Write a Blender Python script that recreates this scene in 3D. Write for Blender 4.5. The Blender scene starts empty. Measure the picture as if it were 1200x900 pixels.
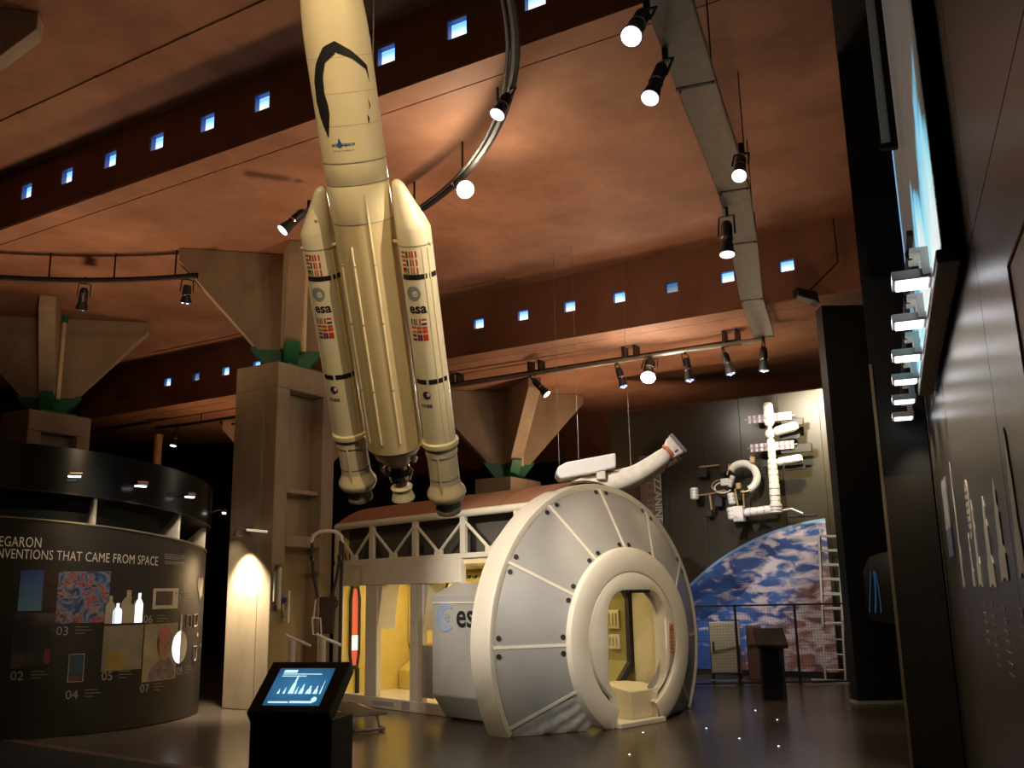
import bpy, bmesh, math, random
from math import sin, cos, pi, radians, atan2, sqrt
from mathutils import Vector, Matrix
random.seed(7)
SC = bpy.context.scene
COL = SC.collection
V = Vector

# ------------------------------------------------------------------ camera
cam = bpy.data.cameras.new('camera')
cam.sensor_width = 36.0
cam.lens = 36.0 * 1100 / 1200
camo = bpy.data.objects.new('camera', cam)
COL.objects.link(camo)
_p, _r = radians(12.4), radians(-1.1)
camo.matrix_world = (Matrix.Translation((0, 0, 1.7)) @ Matrix.Rotation(pi / 2 + _p, 4, 'X')
                     @ Matrix.Rotation(_r, 4, 'Z'))
SC.camera = camo
SC.view_settings.view_transform = 'Standard'
SC.view_settings.look = 'None'
SC.view_settings.gamma = 1.0
SC.view_settings.exposure = 0.0
# ------------------------------------------------------------------ world and added room lights
W = bpy.data.worlds.new('world')
SC.world = W
W.use_nodes = True
W.node_tree.nodes['Background'].inputs[0].default_value = (0.9, 0.55, 0.33, 1)
W.node_tree.nodes['Background'].inputs[1].default_value = 0.02

def lamp(name, kind, loc, energy, color, size=.1, target=None, angle=50, blend=.5):
    d = bpy.data.lights.new(name, kind)
    d.energy = energy
    d.color = color
    if kind == 'SPOT':
        d.spot_size = radians(angle)
        d.spot_blend = blend
    d.shadow_soft_size = size
    o = bpy.data.objects.new(name, d)
    COL.objects.link(o)
    o.location = loc
    if target is not None:
        o.rotation_euler = (V(target) - V(loc)).to_track_quat('-Z', 'Y').to_euler()
    return o

WARM = (1.0, .66, .36)
HALO = (1.0, .80, .56)
GOLDEN = (1.0, .74, .42)
COOL = (.75, .85, 1.0)
# added unseen lamps, without fixtures, that brighten the ceiling
lamp('added_uplight', 'SPOT', (-1.2, 13.2, 3.45), 400, (1, .60, .34), .25, (-1.0, 12.4, 7.5), 150, 1)
lamp('added_uplight', 'SPOT', (-7.2, 14.6, 3.9), 330, (1, .60, .34), .25, (-6.8, 15.0, 7.5), 150, 1)
lamp('added_uplight', 'SPOT', (1.5, 20.3, 2.9), 360, (1, .60, .34), .25, (1.5, 19.8, 6.3), 150, 1)
lamp('added_uplight', 'SPOT', (3.3, 16.9, 3.1), 230, (1, .60, .34), .25, (3.0, 17.2, 6.3), 118, 1)
lamp('added_uplight', 'SPOT', (-6.0, 22.5, 3.0), 300, (1, .55, .28), .25, (-6, 22.5, 6.3), 150, 1)
lamp('added_uplight', 'SPOT', (3.6, 12.4, 2.6), 110, (1, .60, .34), .25, (3.6, 12.4, 7.5), 150, 1)
lamp('added_uplight', 'SPOT', (-5.5, 7.5, 2.5), 45, (1, .56, .32), .25, (-5.5, 7.5, 8.4), 150, 1)
# added unseen spots above and beside the viewer, brightening rocket and module
lamp('added_spot', 'SPOT', (-3.4, 2.6, 6.6), 560, GOLDEN, .06, (-1.25, 7.0, 4.8), 50, .6)
lamp('added_spot', 'SPOT', (1.2, 2.8, 6.4), 560, GOLDEN, .06, (-1.2, 7.2, 4.6), 52, .6)
lamp('added_spot', 'SPOT', (1.7, 4.6, 5.2), 750, (1, .95, .88), .06, (.25, 12.4, 1.5), 24, .8)
lamp('added_spot', 'SPOT', (-4.6, 6.5, 5.0), 2300, (1, .88, .72), .06, (.3, 13.0, 1.7), 28, .8)

# ------------------------------------------------------------------ materials
MATS = {}
def mat(name, color, rough=.6, metal=0, var=.12, scale=4.0, bump=0.0, emit=None, es=0, spec=.5, coat=0, stretch=None, var2=None):
    if name in MATS:
        return MATS[name]
    m = bpy.data.materials.new(name)
    m.use_nodes = True
    nt = m.node_tree
    b = nt.nodes['Principled BSDF']
    b.inputs['Roughness'].default_value = rough
    b.inputs['Metallic'].default_value = metal
    b.inputs['Specular IOR Level'].default_value = spec
    b.inputs['Coat Weight'].default_value = coat
    c = V(color)
    tc = nt.nodes.new('ShaderNodeTexCoord')
    mp = nt.nodes.new('ShaderNodeMapping')
    if stretch:
        mp.inputs['Scale'].default_value = stretch
    nt.links.new(tc.outputs['Object'], mp.inputs['Vector'])
    n = nt.nodes.new('ShaderNodeTexNoise')
    n.inputs['Scale'].default_value = scale
    n.inputs['Detail'].default_value = 6
    n.inputs['Roughness'].default_value = .62
    nt.links.new(mp.outputs[0], n.inputs['Vector'])
    r = nt.nodes.new('ShaderNodeValToRGB')
    r.color_ramp.elements[0].position = .3
    r.color_ramp.elements[1].position = .72
    lo = var2 if var2 else tuple(c * (1 - var))
    r.color_ramp.elements[0].color = (*lo, 1)
    r.color_ramp.elements[1].color = (*(min(1, x) for x in c * (1 + var)), 1)
    nt.links.new(n.outputs['Fac'], r.inputs[0])
    nt.links.new(r.outputs[0], b.inputs['Base Color'])
    if bump:
        bp = nt.nodes.new('ShaderNodeBump')
        bp.inputs['Strength'].default_value = bump
        bp.inputs['Distance'].default_value = .02
        nt.links.new(n.outputs['Fac'], bp.inputs['Height'])
        nt.links.new(bp.outputs[0], b.inputs['Normal'])
    if emit:
        b.inputs['Emission Color'].default_value = (*emit, 1)
        b.inputs['Emission Strength'].default_value = es
    MATS[name] = m
    return m

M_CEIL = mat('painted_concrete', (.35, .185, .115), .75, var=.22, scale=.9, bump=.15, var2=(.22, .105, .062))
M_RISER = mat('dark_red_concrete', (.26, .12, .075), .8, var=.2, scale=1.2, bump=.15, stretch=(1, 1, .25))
M_CONC = mat('board_marked_concrete', (.36, .285, .195), .8, var=.2, scale=2.2, bump=.25, stretch=(1, 1, .35))
M_FLOOR = mat('dark_polished_floor', (.075, .060, .046), .24, var=.25, scale=2.0, stretch=(.35, 3, 1), spec=.55)
M_MATBLACK = mat('black_matt', (.008, .008, .008), .6, spec=.3)
M_BLACKWALL = mat('black_wall_panel', (.021, .018, .014), .34, var=.15, scale=1.0, spec=.5)
M_GLOSSWALL = mat('brushed_dark_metal', (.050, .040, .028), .30, metal=.3, var=.15, scale=3, stretch=(.2, 1, 6))
M_BACKWALL = mat('dark_olive_panel', (.026, .0225, .0135), .30, var=.12, scale=2.0, spec=.5)
M_BLACK = mat('black_paint', (.012, .012, .013), .38)
M_BLACKGLOSS = mat('black_lacquer', (.012, .011, .010), .22, spec=.5)
M_GREEN = mat('green_steel', (.012, .16, .075), .45, var=.15)
M_PIPE = mat('cream_pipe', (.75, .60, .36), .5)
M_STEEL = mat('galvanised_steel', (.26, .245, .21), .42, metal=.6, var=.15, scale=6)
M_CHROME = mat('chrome', (.75, .74, .72), .16, metal=1.0, var=.03)
M_ALU = mat('aluminium', (.62, .60, .56), .34, metal=.85, var=.06)
M_WHITE = mat('white_paint', (.80, .77, .70), .45, var=.04)
M_CREAM = mat('rocket_cream', (.82, .71, .47), .32, var=.03, coat=.3)
M_TANK = mat('rocket_tank_beige', (.64, .52, .30), .36, var=.05, coat=.2)
M_BOOST = mat('rocket_booster_ivory', (.80, .73, .54), .33, var=.03, coat=.3)
M_NOZ = mat('nozzle_grey', (.30, .27, .22), .5, var=.15)
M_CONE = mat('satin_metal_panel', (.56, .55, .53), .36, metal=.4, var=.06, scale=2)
M_TRIM = mat('cream_trim', (.80, .74, .62), .4, var=.03)
M_RIM = mat('module_rim', (.72, .67, .57), .42, var=.04)
M_FRAME = mat('module_frame_white', (.74, .69, .60), .45, var=.05)
M_COPPER = mat('copper_sheet', (.42, .22, .13), .42, metal=.3, var=.15, scale=2)
M_GREYBOX = mat('module_box_grey', (.46, .46, .45), .45, metal=.2, var=.05)
M_GREYDARK = mat('module_dark_grey', (.10, .095, .085), .5, var=.08)
M_FABRIC = mat('grey_crinkled_foil', (.55, .54, .52), .55, var=.2, scale=9, bump=.9)
M_YELLOW = mat('yellow_rack', (.78, .62, .20), .45, var=.05)
M_CREAMIN = mat('cream_lining', (.80, .70, .44), .5, var=.04)
M_RUBBER = mat('dark_rubber', (.03, .028, .026), .6)
M_BOLT = mat('dark_bolt', (.05, .048, .045), .4, metal=.5)
M_SUIT = mat('spacesuit_fabric', (.80, .74, .64), .75, var=.14, scale=9, bump=.5)
M_PACK = mat('white_pack', (.86, .84, .80), .5, var=.03)
M_ISSW = mat('station_white', (.85, .83, .79), .4, var=.05, scale=12)
M_PANEL = mat('solar_array', (.16, .12, .18), .4, var=.2, scale=8)
M_PANELW = mat('solar_stripe', (.55, .48, .60), .4)
M_GOLD = mat('gold_foil', (.55, .38, .18), .35, metal=.6, var=.2, scale=14)
M_CABINET = mat('grey_cabinet', (.40, .36, .26), .5, var=.06)
M_WOOD = mat('brown_veneer', (.40, .20, .09), .5, var=.25, scale=2, stretch=(1, 1, 6))
M_LENS = mat('lamp_lens', (.9, .9, 1), .2, emit=(.86, .9, 1.0), es=3.0)
M_LENSHOT = mat('lamp_lens_burning', (1, 1, .95), .2, emit=(1, .93, .78), es=60.0)
M_LENSDIM = mat('lamp_lens_blue', (.05, .06, .16), .15, emit=(.35, .42, 1.0), es=.5)
M_BLUEPANE = None
M_TXT = mat('white_print', (.72, .69, .63), .6, var=.02)
M_TXTDIM = mat('grey_print', (.32, .30, .27), .6, var=.02)
M_INK = mat('black_ink', (.012, .012, .014), .5)
M_RED = mat('red_ink', (.55, .04, .025), .5)
M_ORANGEINK = mat('orange_ink', (.62, .20, .04), .5)
M_YELINK = mat('yellow_ink', (.70, .45, .06), .5)
M_BLUEINK = mat('blue_ink', (.03, .10, .32), .5)
M_GREENINK = mat('green_ink', (.03, .22, .08), .5)
M_WHITEINK = mat('white_ink', (.8, .77, .7), .5)
M_GREYINK = mat('grey_ink', (.28, .29, .31), .5)
M_NAVY = mat('navy_ink', (.05, .03, .13), .5)
M_SKYINK = mat('pale_blue_ink', (.28, .38, .55), .5)

# ------------------------------------------------------------------ mesh builder
class MB:
    def __init__(s):
        s.v = []; s.f = []
    def add(s, vs, fs):
        o = len(s.v)
        s.v += [tuple(p) for p in vs]
        s.f += [tuple(i + o for i in q) for q in fs]
        return s
    def box(s, lo, hi, R=None):
        x0, y0, z0 = lo; x1, y1, z1 = hi
        vs = [V(p) for p in ((x0, y0, z0), (x1, y0, z0), (x1, y1, z0), (x0, y1, z0), (x0, y0, z1), (x1, y0, z1), (x1, y1, z1), (x0, y1, z1))]
        if R is not None:
            vs = [R @ p for p in vs]
        return s.add(vs, [(0, 3, 2, 1), (4, 5, 6, 7), (0, 1, 5, 4), (1, 2, 6, 5), (2, 3, 7, 6), (3, 0, 4, 7)])
    def cbox(s, c, size, R=None):
        h = V(size) / 2
        T = Matrix.Translation(c) @ (R.to_4x4() if R is not None else Matrix())
        return s.box(-h, h, T)
    def prism(s, poly, f0, f1):
        """poly: list of 2-D points; f0/f1 map a 2-D point to 3-D on the two faces"""
        n = len(poly)
        vs = [f0(*p) for p in poly] + [f1(*p) for p in poly]
        fs = [tuple(range(n - 1, -1, -1)), tuple(range(n, 2 * n))]
        fs += [(i, (i + 1) % n, n + (i + 1) % n, n + i) for i in range(n)]
        return s.add(vs, fs)
    def cyl(s, a, b, r0, r1=None, n=14, caps=True):
        a, b = V(a), V(b)
        r1 = r0 if r1 is None else r1
        d = (b - a).normalized()
        x = d.orthogonal().normalized(); y = d.cross(x)
        vs = []
        for p, r in ((a, r0), (b, r1)):
            for i in range(n):
                q = 2 * pi * i / n
                vs.append(p + x * (r * cos(q)) + y * (r * sin(q)))
        fs = [(i, (i + 1) % n, n + (i + 1) % n, n + i) for i in range(n)]
        if caps:
            fs += [tuple(range(n - 1, -1, -1)), tuple(range(n, 2 * n))]
        return s.add(vs, fs)
    def lathe(s, prof, n=32, M=None, a0=0, a1=2 * pi, close=True):
        """profile (r, z) turned about z"""
        full = abs(a1 - a0 - 2 * pi) < 1e-6
        k = n if full else n + 1
        vs = []
        for r, z in prof:
            for i in range(k):
                q = a0 + (a1 - a0) * i / n
                p = V((r * cos(q), r * sin(q), z))
                vs.append(M @ p if M else p)
        fs = []
        for j in range(len(prof) - 1):
            for i in range(n):
                i2 = (i + 1) % k
                fs.append((j * k + i, j * k + i2, (j + 1) * k + i2, (j + 1) * k + i))
        if close and full:
            if prof[0][0] > 1e-6:
                fs.append(tuple(range(k - 1, -1, -1)))
            if prof[-1][0] > 1e-6:
                fs.append(tuple((len(prof) - 1) * k + i for i in range(k)))
        return s.add(vs, fs)
    def tube(s, pts, r, n=8):
        pts = [V(p) for p in pts]
        vs = []; m = len(pts)
        up = None
        for i, p in enumerate(pts):
            t = (pts[min(i + 1, m - 1)] - pts[max(i - 1, 0)]).normalized()
            if up is None:
                up = t.orthogonal().normalized()
            x = (up - t * up.dot(t)).normalized(); up = x
            y = t.cross(x)
            for k in range(n):
                q = 2 * pi * k / n
                vs.append(p + x * (r * cos(q)) + y * (r * sin(q)))
        fs = [(i * n + k, i * n + (k + 1) % n, (i + 1) * n + (k + 1) % n, (i + 1) * n + k) for i in range(m - 1) for k in range(n)]
        fs += [tuple(range(n - 1, -1, -1)), tuple((m - 1) * n + k for k in range(n))]
        return s.add(vs, fs)
    def sphere(s, c, r, n=14, sc=(1, 1, 1)):
        c = V(c)
        prof = [(r * sin(pi * j / (n // 2)), -r * cos(pi * j / (n // 2))) for j in range(n // 2 + 1)]
        return s.lathe(prof, n, Matrix.Translation(c) @ Matrix.Diagonal((*sc, 1)))
    def grid(s, fn, nu, nv):
        vs = [fn(i / nu, j / nv) for j in range(nv + 1) for i in range(nu + 1)]
        fs = [(j * (nu + 1) + i, j * (nu + 1) + i + 1, (j + 1) * (nu + 1) + i + 1, (j + 1) * (nu + 1) + i) for j in range(nv) for i in range(nu)]
        return s.add(vs, fs)
    def shell(s, fo, fi, nu, nv):
        """closed thick sheet between two parametric surfaces"""
        o = len(s.v)
        s.grid(fo, nu, nv)
        k = len(s.v)
        vs = [fi(i / nu, j / nv) for j in range(nv + 1) for i in range(nu + 1)]
        s.add(vs, [(j * (nu + 1) + i, (j + 1) * (nu + 1) + i, (j + 1) * (nu + 1) + i + 1, j * (nu + 1) + i + 1) for j in range(nv) for i in range(nu)])
        rim = [i for i in range(nu + 1)] + [j * (nu + 1) + nu for j in range(1, nv + 1)] + [nv * (nu + 1) + i for i in range(nu - 1, -1, -1)] + [j * (nu + 1) for j in range(nv - 1, 0, -1)]
        m = len(rim)
        for a in range(m):
            p, q = rim[a], rim[(a + 1) % m]
            s.f.append((o + q, o + p, k + p, k + q))
        return s
    def mesh(s, name, sharp=35):
        me = bpy.data.meshes.new(name)
        me.from_pydata(s.v, [], s.f)
        me.validate()
        me.update()
        if sharp:
            me.shade_smooth()
            me.set_sharp_from_angle(angle=radians(sharp))
        return me
    def build(s, name, m, parent=None, sharp=35, bevel=0, M=None):
        o = bpy.data.objects.new(name, s.mesh(name, sharp))
        COL.objects.link(o)
        if m:
            o.data.materials.append(m)
        if parent:
            o.parent = parent
        if M is not None:
            o.matrix_local = M
        if bevel:
            b = o.modifiers.new('bevel', 'BEVEL')
            b.width = bevel; b.segments = 2; b.limit_method = 'ANGLE'
        return o

def thing(name, label, cat, loc=(0, 0, 0), rz=0, group=None, M=None):
    o = bpy.data.objects.new(name, None)
    o.empty_display_size = .1
    COL.objects.link(o)
    if M is not None:
        o.matrix_world = M
    else:
        o.location = loc
        o.rotation_euler = (0, 0, rz)
    return tag(o, label, cat, group)

def tag(o, label, cat, group=None):
    o['label'] = label; o['category'] = cat
    if group: o['group'] = group
    return o

def struct(o):
    o['kind'] = 'structure'
    return o

def copy_tree(o, parent=None):
    c = o.copy(); COL.objects.link(c)
    if parent:
        c.parent = parent
        c.matrix_parent_inverse = o.matrix_parent_inverse
    for ch in list(o.children):
        copy_tree(ch, c)
    return c

def text_mesh(txt, size, spacing=1.0, align='LEFT', bold=0.0):
    cu = bpy.data.curves.new('text', 'FONT')
    cu.body = txt; cu.size = size; cu.align_x = align; cu.space_character = spacing
    cu.resolution_u = 3; cu.offset = bold
    t = bpy.data.objects.new('text', cu)
    COL.objects.link(t)
    bpy.context.view_layer.update()
    dg = bpy.context.evaluated_depsgraph_get()
    me = bpy.data.meshes.new_from_object(t.evaluated_get(dg))
    vs = [tuple(v.co) for v in me.vertices]
    fs = [tuple(p.vertices) for p in me.polygons]
    bpy.data.objects.remove(t); bpy.data.curves.remove(cu); bpy.data.meshes.remove(me)
    return vs, fs

def fine(vs, fs, step):
    """cut a flat shape into pieces no longer than step so that it can follow a curved surface"""
    bm = bmesh.new()
    bv = [bm.verts.new((p[0], p[1], 0)) for p in vs]
    for q in fs:
        try: bm.faces.new([bv[i] for i in q])
        except ValueError: pass
    bmesh.ops.triangulate(bm, faces=bm.faces[:])
    xs = [p[0] for p in vs]
    x = math.floor(min(xs) / step) * step + step
    while x < max(xs):
        bmesh.ops.bisect_plane(bm, geom=bm.verts[:] + bm.edges[:] + bm.faces[:], plane_co=(x, 0, 0), plane_no=(1, 0, 0))
        x += step
    bm.verts.index_update()
    o = [(v.co.x, v.co.y) for v in bm.verts], [tuple(v.index for v in f.verts) for f in bm.faces]
    bm.free()
    return o

def text_on(mb, txt, size, fn, step=None, **k):
    vs, fs = text_mesh(txt, size, **k)
    if step:
        vs, fs = fine(vs, fs, step)
    mb.add([fn(p[0], p[1]) for p in vs], fs)
    return mb

def shape_on(pts, fn, step):
    vs, fs = fine(pts, [tuple(range(len(pts)))], step)
    return MB().add([fn(*p) for p in vs], fs)

# beam frame: x runs along the ceiling beams (to the right), y away from the viewer
BEAM = Matrix.Rotation(radians(-30.65), 4, 'Z')

# ================================================================== SETTING
fl = MB().box((-24, -6, -.12), (9, 30, 0)).build('floor', M_FLOOR, sharp=0); struct(fl)

# ceiling: stepped slabs, each lower than the one before, seen from below
def slab_set(name, d0, d1, z, u0, u1, lip, splits):
    top = MB().box((u0, d0 + .05, z + .05), (u1, d1 - .05, z + .3)).build(name, M_MATBLACK, sharp=0, M=BEAM)
    struct(top)
    ds = [d0] + lip + [d1]
    us = [u0] + splits + [u1]
    for i in range(len(ds) - 1):
        for j in range(len(us) - 1):
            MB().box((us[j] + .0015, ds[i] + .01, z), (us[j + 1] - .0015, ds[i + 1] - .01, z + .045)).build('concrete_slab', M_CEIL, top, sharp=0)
    return top
slab_set('ceiling', -7, 7.98, 8.40, -24, 1.0, [.9], [-14.6, -7.0])
slab_set('ceiling', 7.98, 15.08, 7.48, -26, -.9, [8.36], [-14.6, -7.6])
slab_set('ceiling', 15.08, 22.35, 6.27, -27, -1.72, [15.55, 20.3], [-14.6, -7.6])
slab_set('ceiling', 22.35, 28.5, 5.1, -27, -1.72, [22.8], [-18.0, -11.2])

def riser(name, d, z0, z1, u0, u1, holes, zc, w=.24, h=.21, t=.4):
    mb = MB()
    if not holes:
        mb.box((u0, d, z0), (u1, d + t, z1))
    else:
        mb.box((u0, d, z0), (u1, d + t, zc - h / 2))
        mb.box((u0, d, zc + h / 2), (u1, d + t, z1))
        xs = [u0]
        for c in holes:
            xs += [c - w / 2, c + w / 2]
        xs.append(u1)
        for i in range(0, len(xs), 2):
            mb.box((xs[i], d, zc - h / 2), (xs[i + 1], d + t, zc + h / 2))
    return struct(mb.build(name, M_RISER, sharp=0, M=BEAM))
near_h = sorted([-(4.35 + 1.025 * k) for k in range(-1, 12)])   # a metre apart
far_h = sorted([-(2.58 + 1.015 * k) for k in range(1, 17)])
riser('wall_near_step', 7.98, 7.50, 8.42, -24, 1.5, near_h, 8.0, .28, .25)
riser('wall_far_step', 15.08, 6.29, 7.50, -26, -1.72, far_h, 6.88, .25, .21)
riser('wall_back_step', 22.35, 5.12, 6.3, -26, -1.72, [], 0)

def sky_pane(name, dim):
    m = bpy.data.materials.new(name); m.use_nodes = True
    nt = m.node_tree; b = nt.nodes['Principled BSDF']
    tc = nt.nodes.new('ShaderNodeTexCoord'); sp = nt.nodes.new('ShaderNodeSeparateXYZ')
    nt.links.new(tc.outputs['Generated'], sp.inputs[0])
    r = nt.nodes.new('ShaderNodeValToRGB')
    r.color_ramp.elements[0].color = (.80, .95, 1, 1); r.color_ramp.elements[0].position = .22
    r.color_ramp.elements[1].color = (.16, .42, .95, 1); r.color_ramp.elements[1].position = .8
    nt.links.new(sp.outputs[2], r.inputs[0])
    nt.links.new(r.outputs[0], b.inputs['Emission Color'])
    b.inputs['Emission Strength'].default_value = dim
    b.inputs['Base Color'].default_value = (.1, .2, .4, 1); b.inputs['Roughness'].default_value = .2
    return m
M_PANE = sky_pane('daylight_pane', 1.8)
M_PANED = sky_pane('daylight_pane_dim', .32)
M_REVEAL = mat('window_reveal_blue', (.10, .13, .32), .5)
wn = 0
def window(u, d, zc, w, h, pane):
    global wn
    wn += 1
    fr = MB()
    t = .012
    D0, D1 = d + .012, d + .12
    fr.box((u - w / 2, D0, zc - h / 2), (u - w / 2 + t, D1, zc + h / 2))
    fr.box((u + w / 2 - t, D0, zc - h / 2), (u + w / 2, D1, zc + h / 2))
    fr.box((u - w / 2 + t, D0, zc + h / 2 - t), (u + w / 2 - t, D1, zc + h / 2))
    fr.box((u - w / 2 + t, D0, zc - h / 2), (u + w / 2 - t, D1, zc - h / 2 + t))
    o = fr.build('window_%d' % wn, M_REVEAL, sharp=0, M=BEAM); struct(o)
    p = MB().box((u - w / 2 + t, D1 - .03, zc - h / 2 + t), (u + w / 2 - t, D1 - .01, zc + h / 2 - t)).build('pane', pane, o, sharp=0)
for u in near_h:
    window(u, 7.98, 8.0, .28, .25, M_PANE)
for k, u in enumerate(reversed(far_h)):
    window(u, 15.08, 6.88, .25, .21, M_PANED if k in (2, 14) else M_PANE)

# outer walls
struct(MB().box((-9.5, .0, 7.44), (.08, .487, 9.6)).build('wall_bulkhead', M_MATBLACK, sharp=0, M=Matrix.Translation((4.10, 9.155, 0)) @ Matrix.Rotation(radians(68.6), 4, 'Z')))
struct(MB().box((-24.2, -6, 0), (-24, 30, 9.5)).build('wall_left', M_MATBLACK, sharp=0))
struct(MB().box((-24, 28.4, 0), (9, 28.6, 9.5)).build('wall_far', M_MATBLACK, sharp=0))
struct(MB().box((-24, -6.2, 0), (9, -6, 9.5)).build('wall_behind', M_MATBLACK, sharp=0))

# back partition with dark olive panels (carries the Earth mural)
wb = struct(MB().box((-8.55, 18.62, 0), (-2.6, 18.8, 5.45)).build('wall_back', M_BLACK, sharp=0, M=BEAM))
us = [-8.55, -7.25, -6.45, -5.65, -4.85, -4.05, -3.25, -2.6]
for a, b in zip(us[:-1], us[1:]):
    MB().box((a + .006, 18.6, .1), (b - .006, 18.63, 5.45)).build('wall_panel', M_BACKWALL, wb, sharp=0)
struct(MB().box((-8.55, 18.56, 0), (-2.6, 18.62, .1)).build('baseboard_back', M_MATBLACK, sharp=0, M=BEAM))

# right-hand wall: runs towards the viewer
RW = Matrix.Translation((4.10, 9.155, 0)) @ Matrix.Rotation(radians(68.6), 4, 'Z')
wr = struct(MB().box((-10.5, -.25, 0), (7.4, -.02, 9.0)).build('wall_right', M_BLACK, sharp=0, M=RW))
for a, b in ((-10.5, -8.2), (-8.2, -5.6), (-5.6, -2.6), (-2.6, .02)):
    for z0, z1 in ((0.02, 3.2), (3.2, 6.0), (6.0, 9.0)):
        MB().box((a + .006, -.03, z0 + .004), (b - .006, 0, z1 - .004)).build('wall_panel', M_GLOSSWALL, wr, sharp=0)

# full-height black partition standing out from the right wall
PW = Matrix.Translation((3.675, 9.407, 0)) @ Matrix.Rotation(radians(-30.65), 4, 'Z')
pt = struct(MB().box((0, .02, 0), (.47, .16, 9.0)).build('wall_partition', M_MATBLACK, sharp=0, M=PW))
MB().box((.03, 0, .02), (.47, .02, 2.74)).build('wall_panel', M_BLACKWALL, pt, sharp=0)
MB().box((.0, -.012, 0), (.03, .02, 3.9)).build('edge_strip', mat('bronze_edge', (.20, .155, .10), .5, metal=.3), pt, sharp=0)
for z in (.78, 1.57, 2.35):
    for x in (.07, .44):
        MB().cyl((x, 0, z), (x, -.006, z), .008, n=8).build('screw', M_CHROME, pt)
# black column block behind the partition
cb = struct(MB().box((4.93, 14.3, .04), (6.25, 14.6, 6.02)).build('wall_block', M_BLACK, sharp=0))
MB().box((4.91, 14.26, 0), (6.25, 14.6, .04)).build('base_strip', mat('pale_base_strip', (.35, .34, .32), .4), cb, sharp=0)

# black platform the viewer stands behind
pf = struct(MB().box((-14, -4, 0), (1.1, 0, .012)).build('trim_1', M_MATBLACK, sharp=0, M=Matrix.Translation((-2.36, 9.3, 0)) @ Matrix.Rotation(radians(-36), 4, 'Z')))
struct(MB().box((-14, 0, 0), (1.1, .12, .012)).build('trim_2', mat('red_brown_edge', (.09, .035, .02), .5), sharp=0, M=Matrix.Translation((-2.36, 9.3, 0)) @ Matrix.Rotation(radians(-36), 4, 'Z')))

# ================================================================== PILLARS
def pillar(name, label, b, d, zc, shaft=True, front=1.75):
    cxy = BEAM @ V((-b, d, 0))
    t = thing(name, label, 'pillar', (cxy.x, cxy.y, 0), radians(-30.65), 'concrete pillars with finned heads')
    H = zc - 2.08
    hw, hd = .475, .69
    mb = MB()
    mb.box((-hw, -hd, 0), (hw - .28, hd, H - .42))                 # web
    mb.box((hw - .28, -hd, 0), (hw, -hd + .29, H - .42))           # near pier
    mb.box((hw - .28, hd - .30, 0), (hw, hd, H - .42))             # far pier
    mb.build('shaft', M_CONC, t, sharp=0, bevel=.015)
    MB().box((-hw, -hd, H - .42), (hw, hd, H)).build('pillar_head', M_CONC, t, sharp=0, bevel=.015)
    for z0, z1, o in ((2.44, 2.62, 0.0), (3.30, 3.37, .06)):
        if z1 < H - .6:
            MB().box((hw - .28, -hd + .29, z0), (hw - o, hd - .30, z1)).build('crossbar', M_CONC, t, sharp=0, bevel=.01)
    # green steel shoe
    sh = MB()
    L = radians(30.65)
    angs = [14, 104, 194, 291]
    for a in angs:
        q = radians(a) + L
        e = V((cos(q), sin(q), 0)); n = V((-sin(q), cos(q), 0))
        poly = [(0, H), (.30, H), (.62, H + .40), (0, H + .40)]
        sh.prism(poly, lambda r, z: e * r + n * .12 + V((0, 0, z)), lambda r, z: e * r - n * .12 + V((0, 0, z)))
    sh.cbox((0, 0, H + .02), (.8, .8, .05))
    sh.build('steel_shoe', M_GREEN, t, sharp=0)
    for a in angs:
        q = radians(a) + L
        e = V((cos(q), sin(q), 0)); n = V((-sin(q), cos(q), 0))
        R = front if a == 291 else 1.85
        w = .15 if a == 291 else .13
        poly = [(.10, H + .36), (.50, H + .36), (R, zc - .23), (R, zc - .004), (.10, zc - .004)]
        MB().prism(poly, lambda r, z: e * r + n * w + V((0, 0, z)), lambda r, z: e * r - n * w + V((0, 0, z))).build('fin', M_CONC, t, sharp=0, bevel=.012)
    q = radians(320) + L
    e = V((cos(q), sin(q), 0)) * .42
    MB().cyl(e + V((0, 0, H + .30)), e + V((0, 0, zc - .06)), .045).build('drain_pipe', M_PIPE, t)
    MB().cyl(e + V((0, 0, zc - .16)), e + V((0, 0, zc - .006)), .065).build('pipe_collar', M_GREEN, t)
    return t
P2 = pillar('concrete_pillar', 'concrete pillar behind the rocket, lit by a wall lamp, finned head with green shoe', 11.24, 11.46, 7.48, front=.85)
pillar('concrete_pillar', 'concrete pillar rising behind the curved exhibit wall at far left', 18.0, 11.5, 7.48)
pillar('concrete_pillar', 'concrete pillar with cream pipe behind the space module roof', 11.2, 18.65, 6.27)
pillar('concrete_pillar', 'dim concrete pillar half hidden behind the lamp-lit pillar', 18.0, 18.65, 6.27)
pillar('concrete_pillar', 'dark pillar whose fin pokes into the top left corner', 11.05, 4.4, 8.40)

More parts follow.
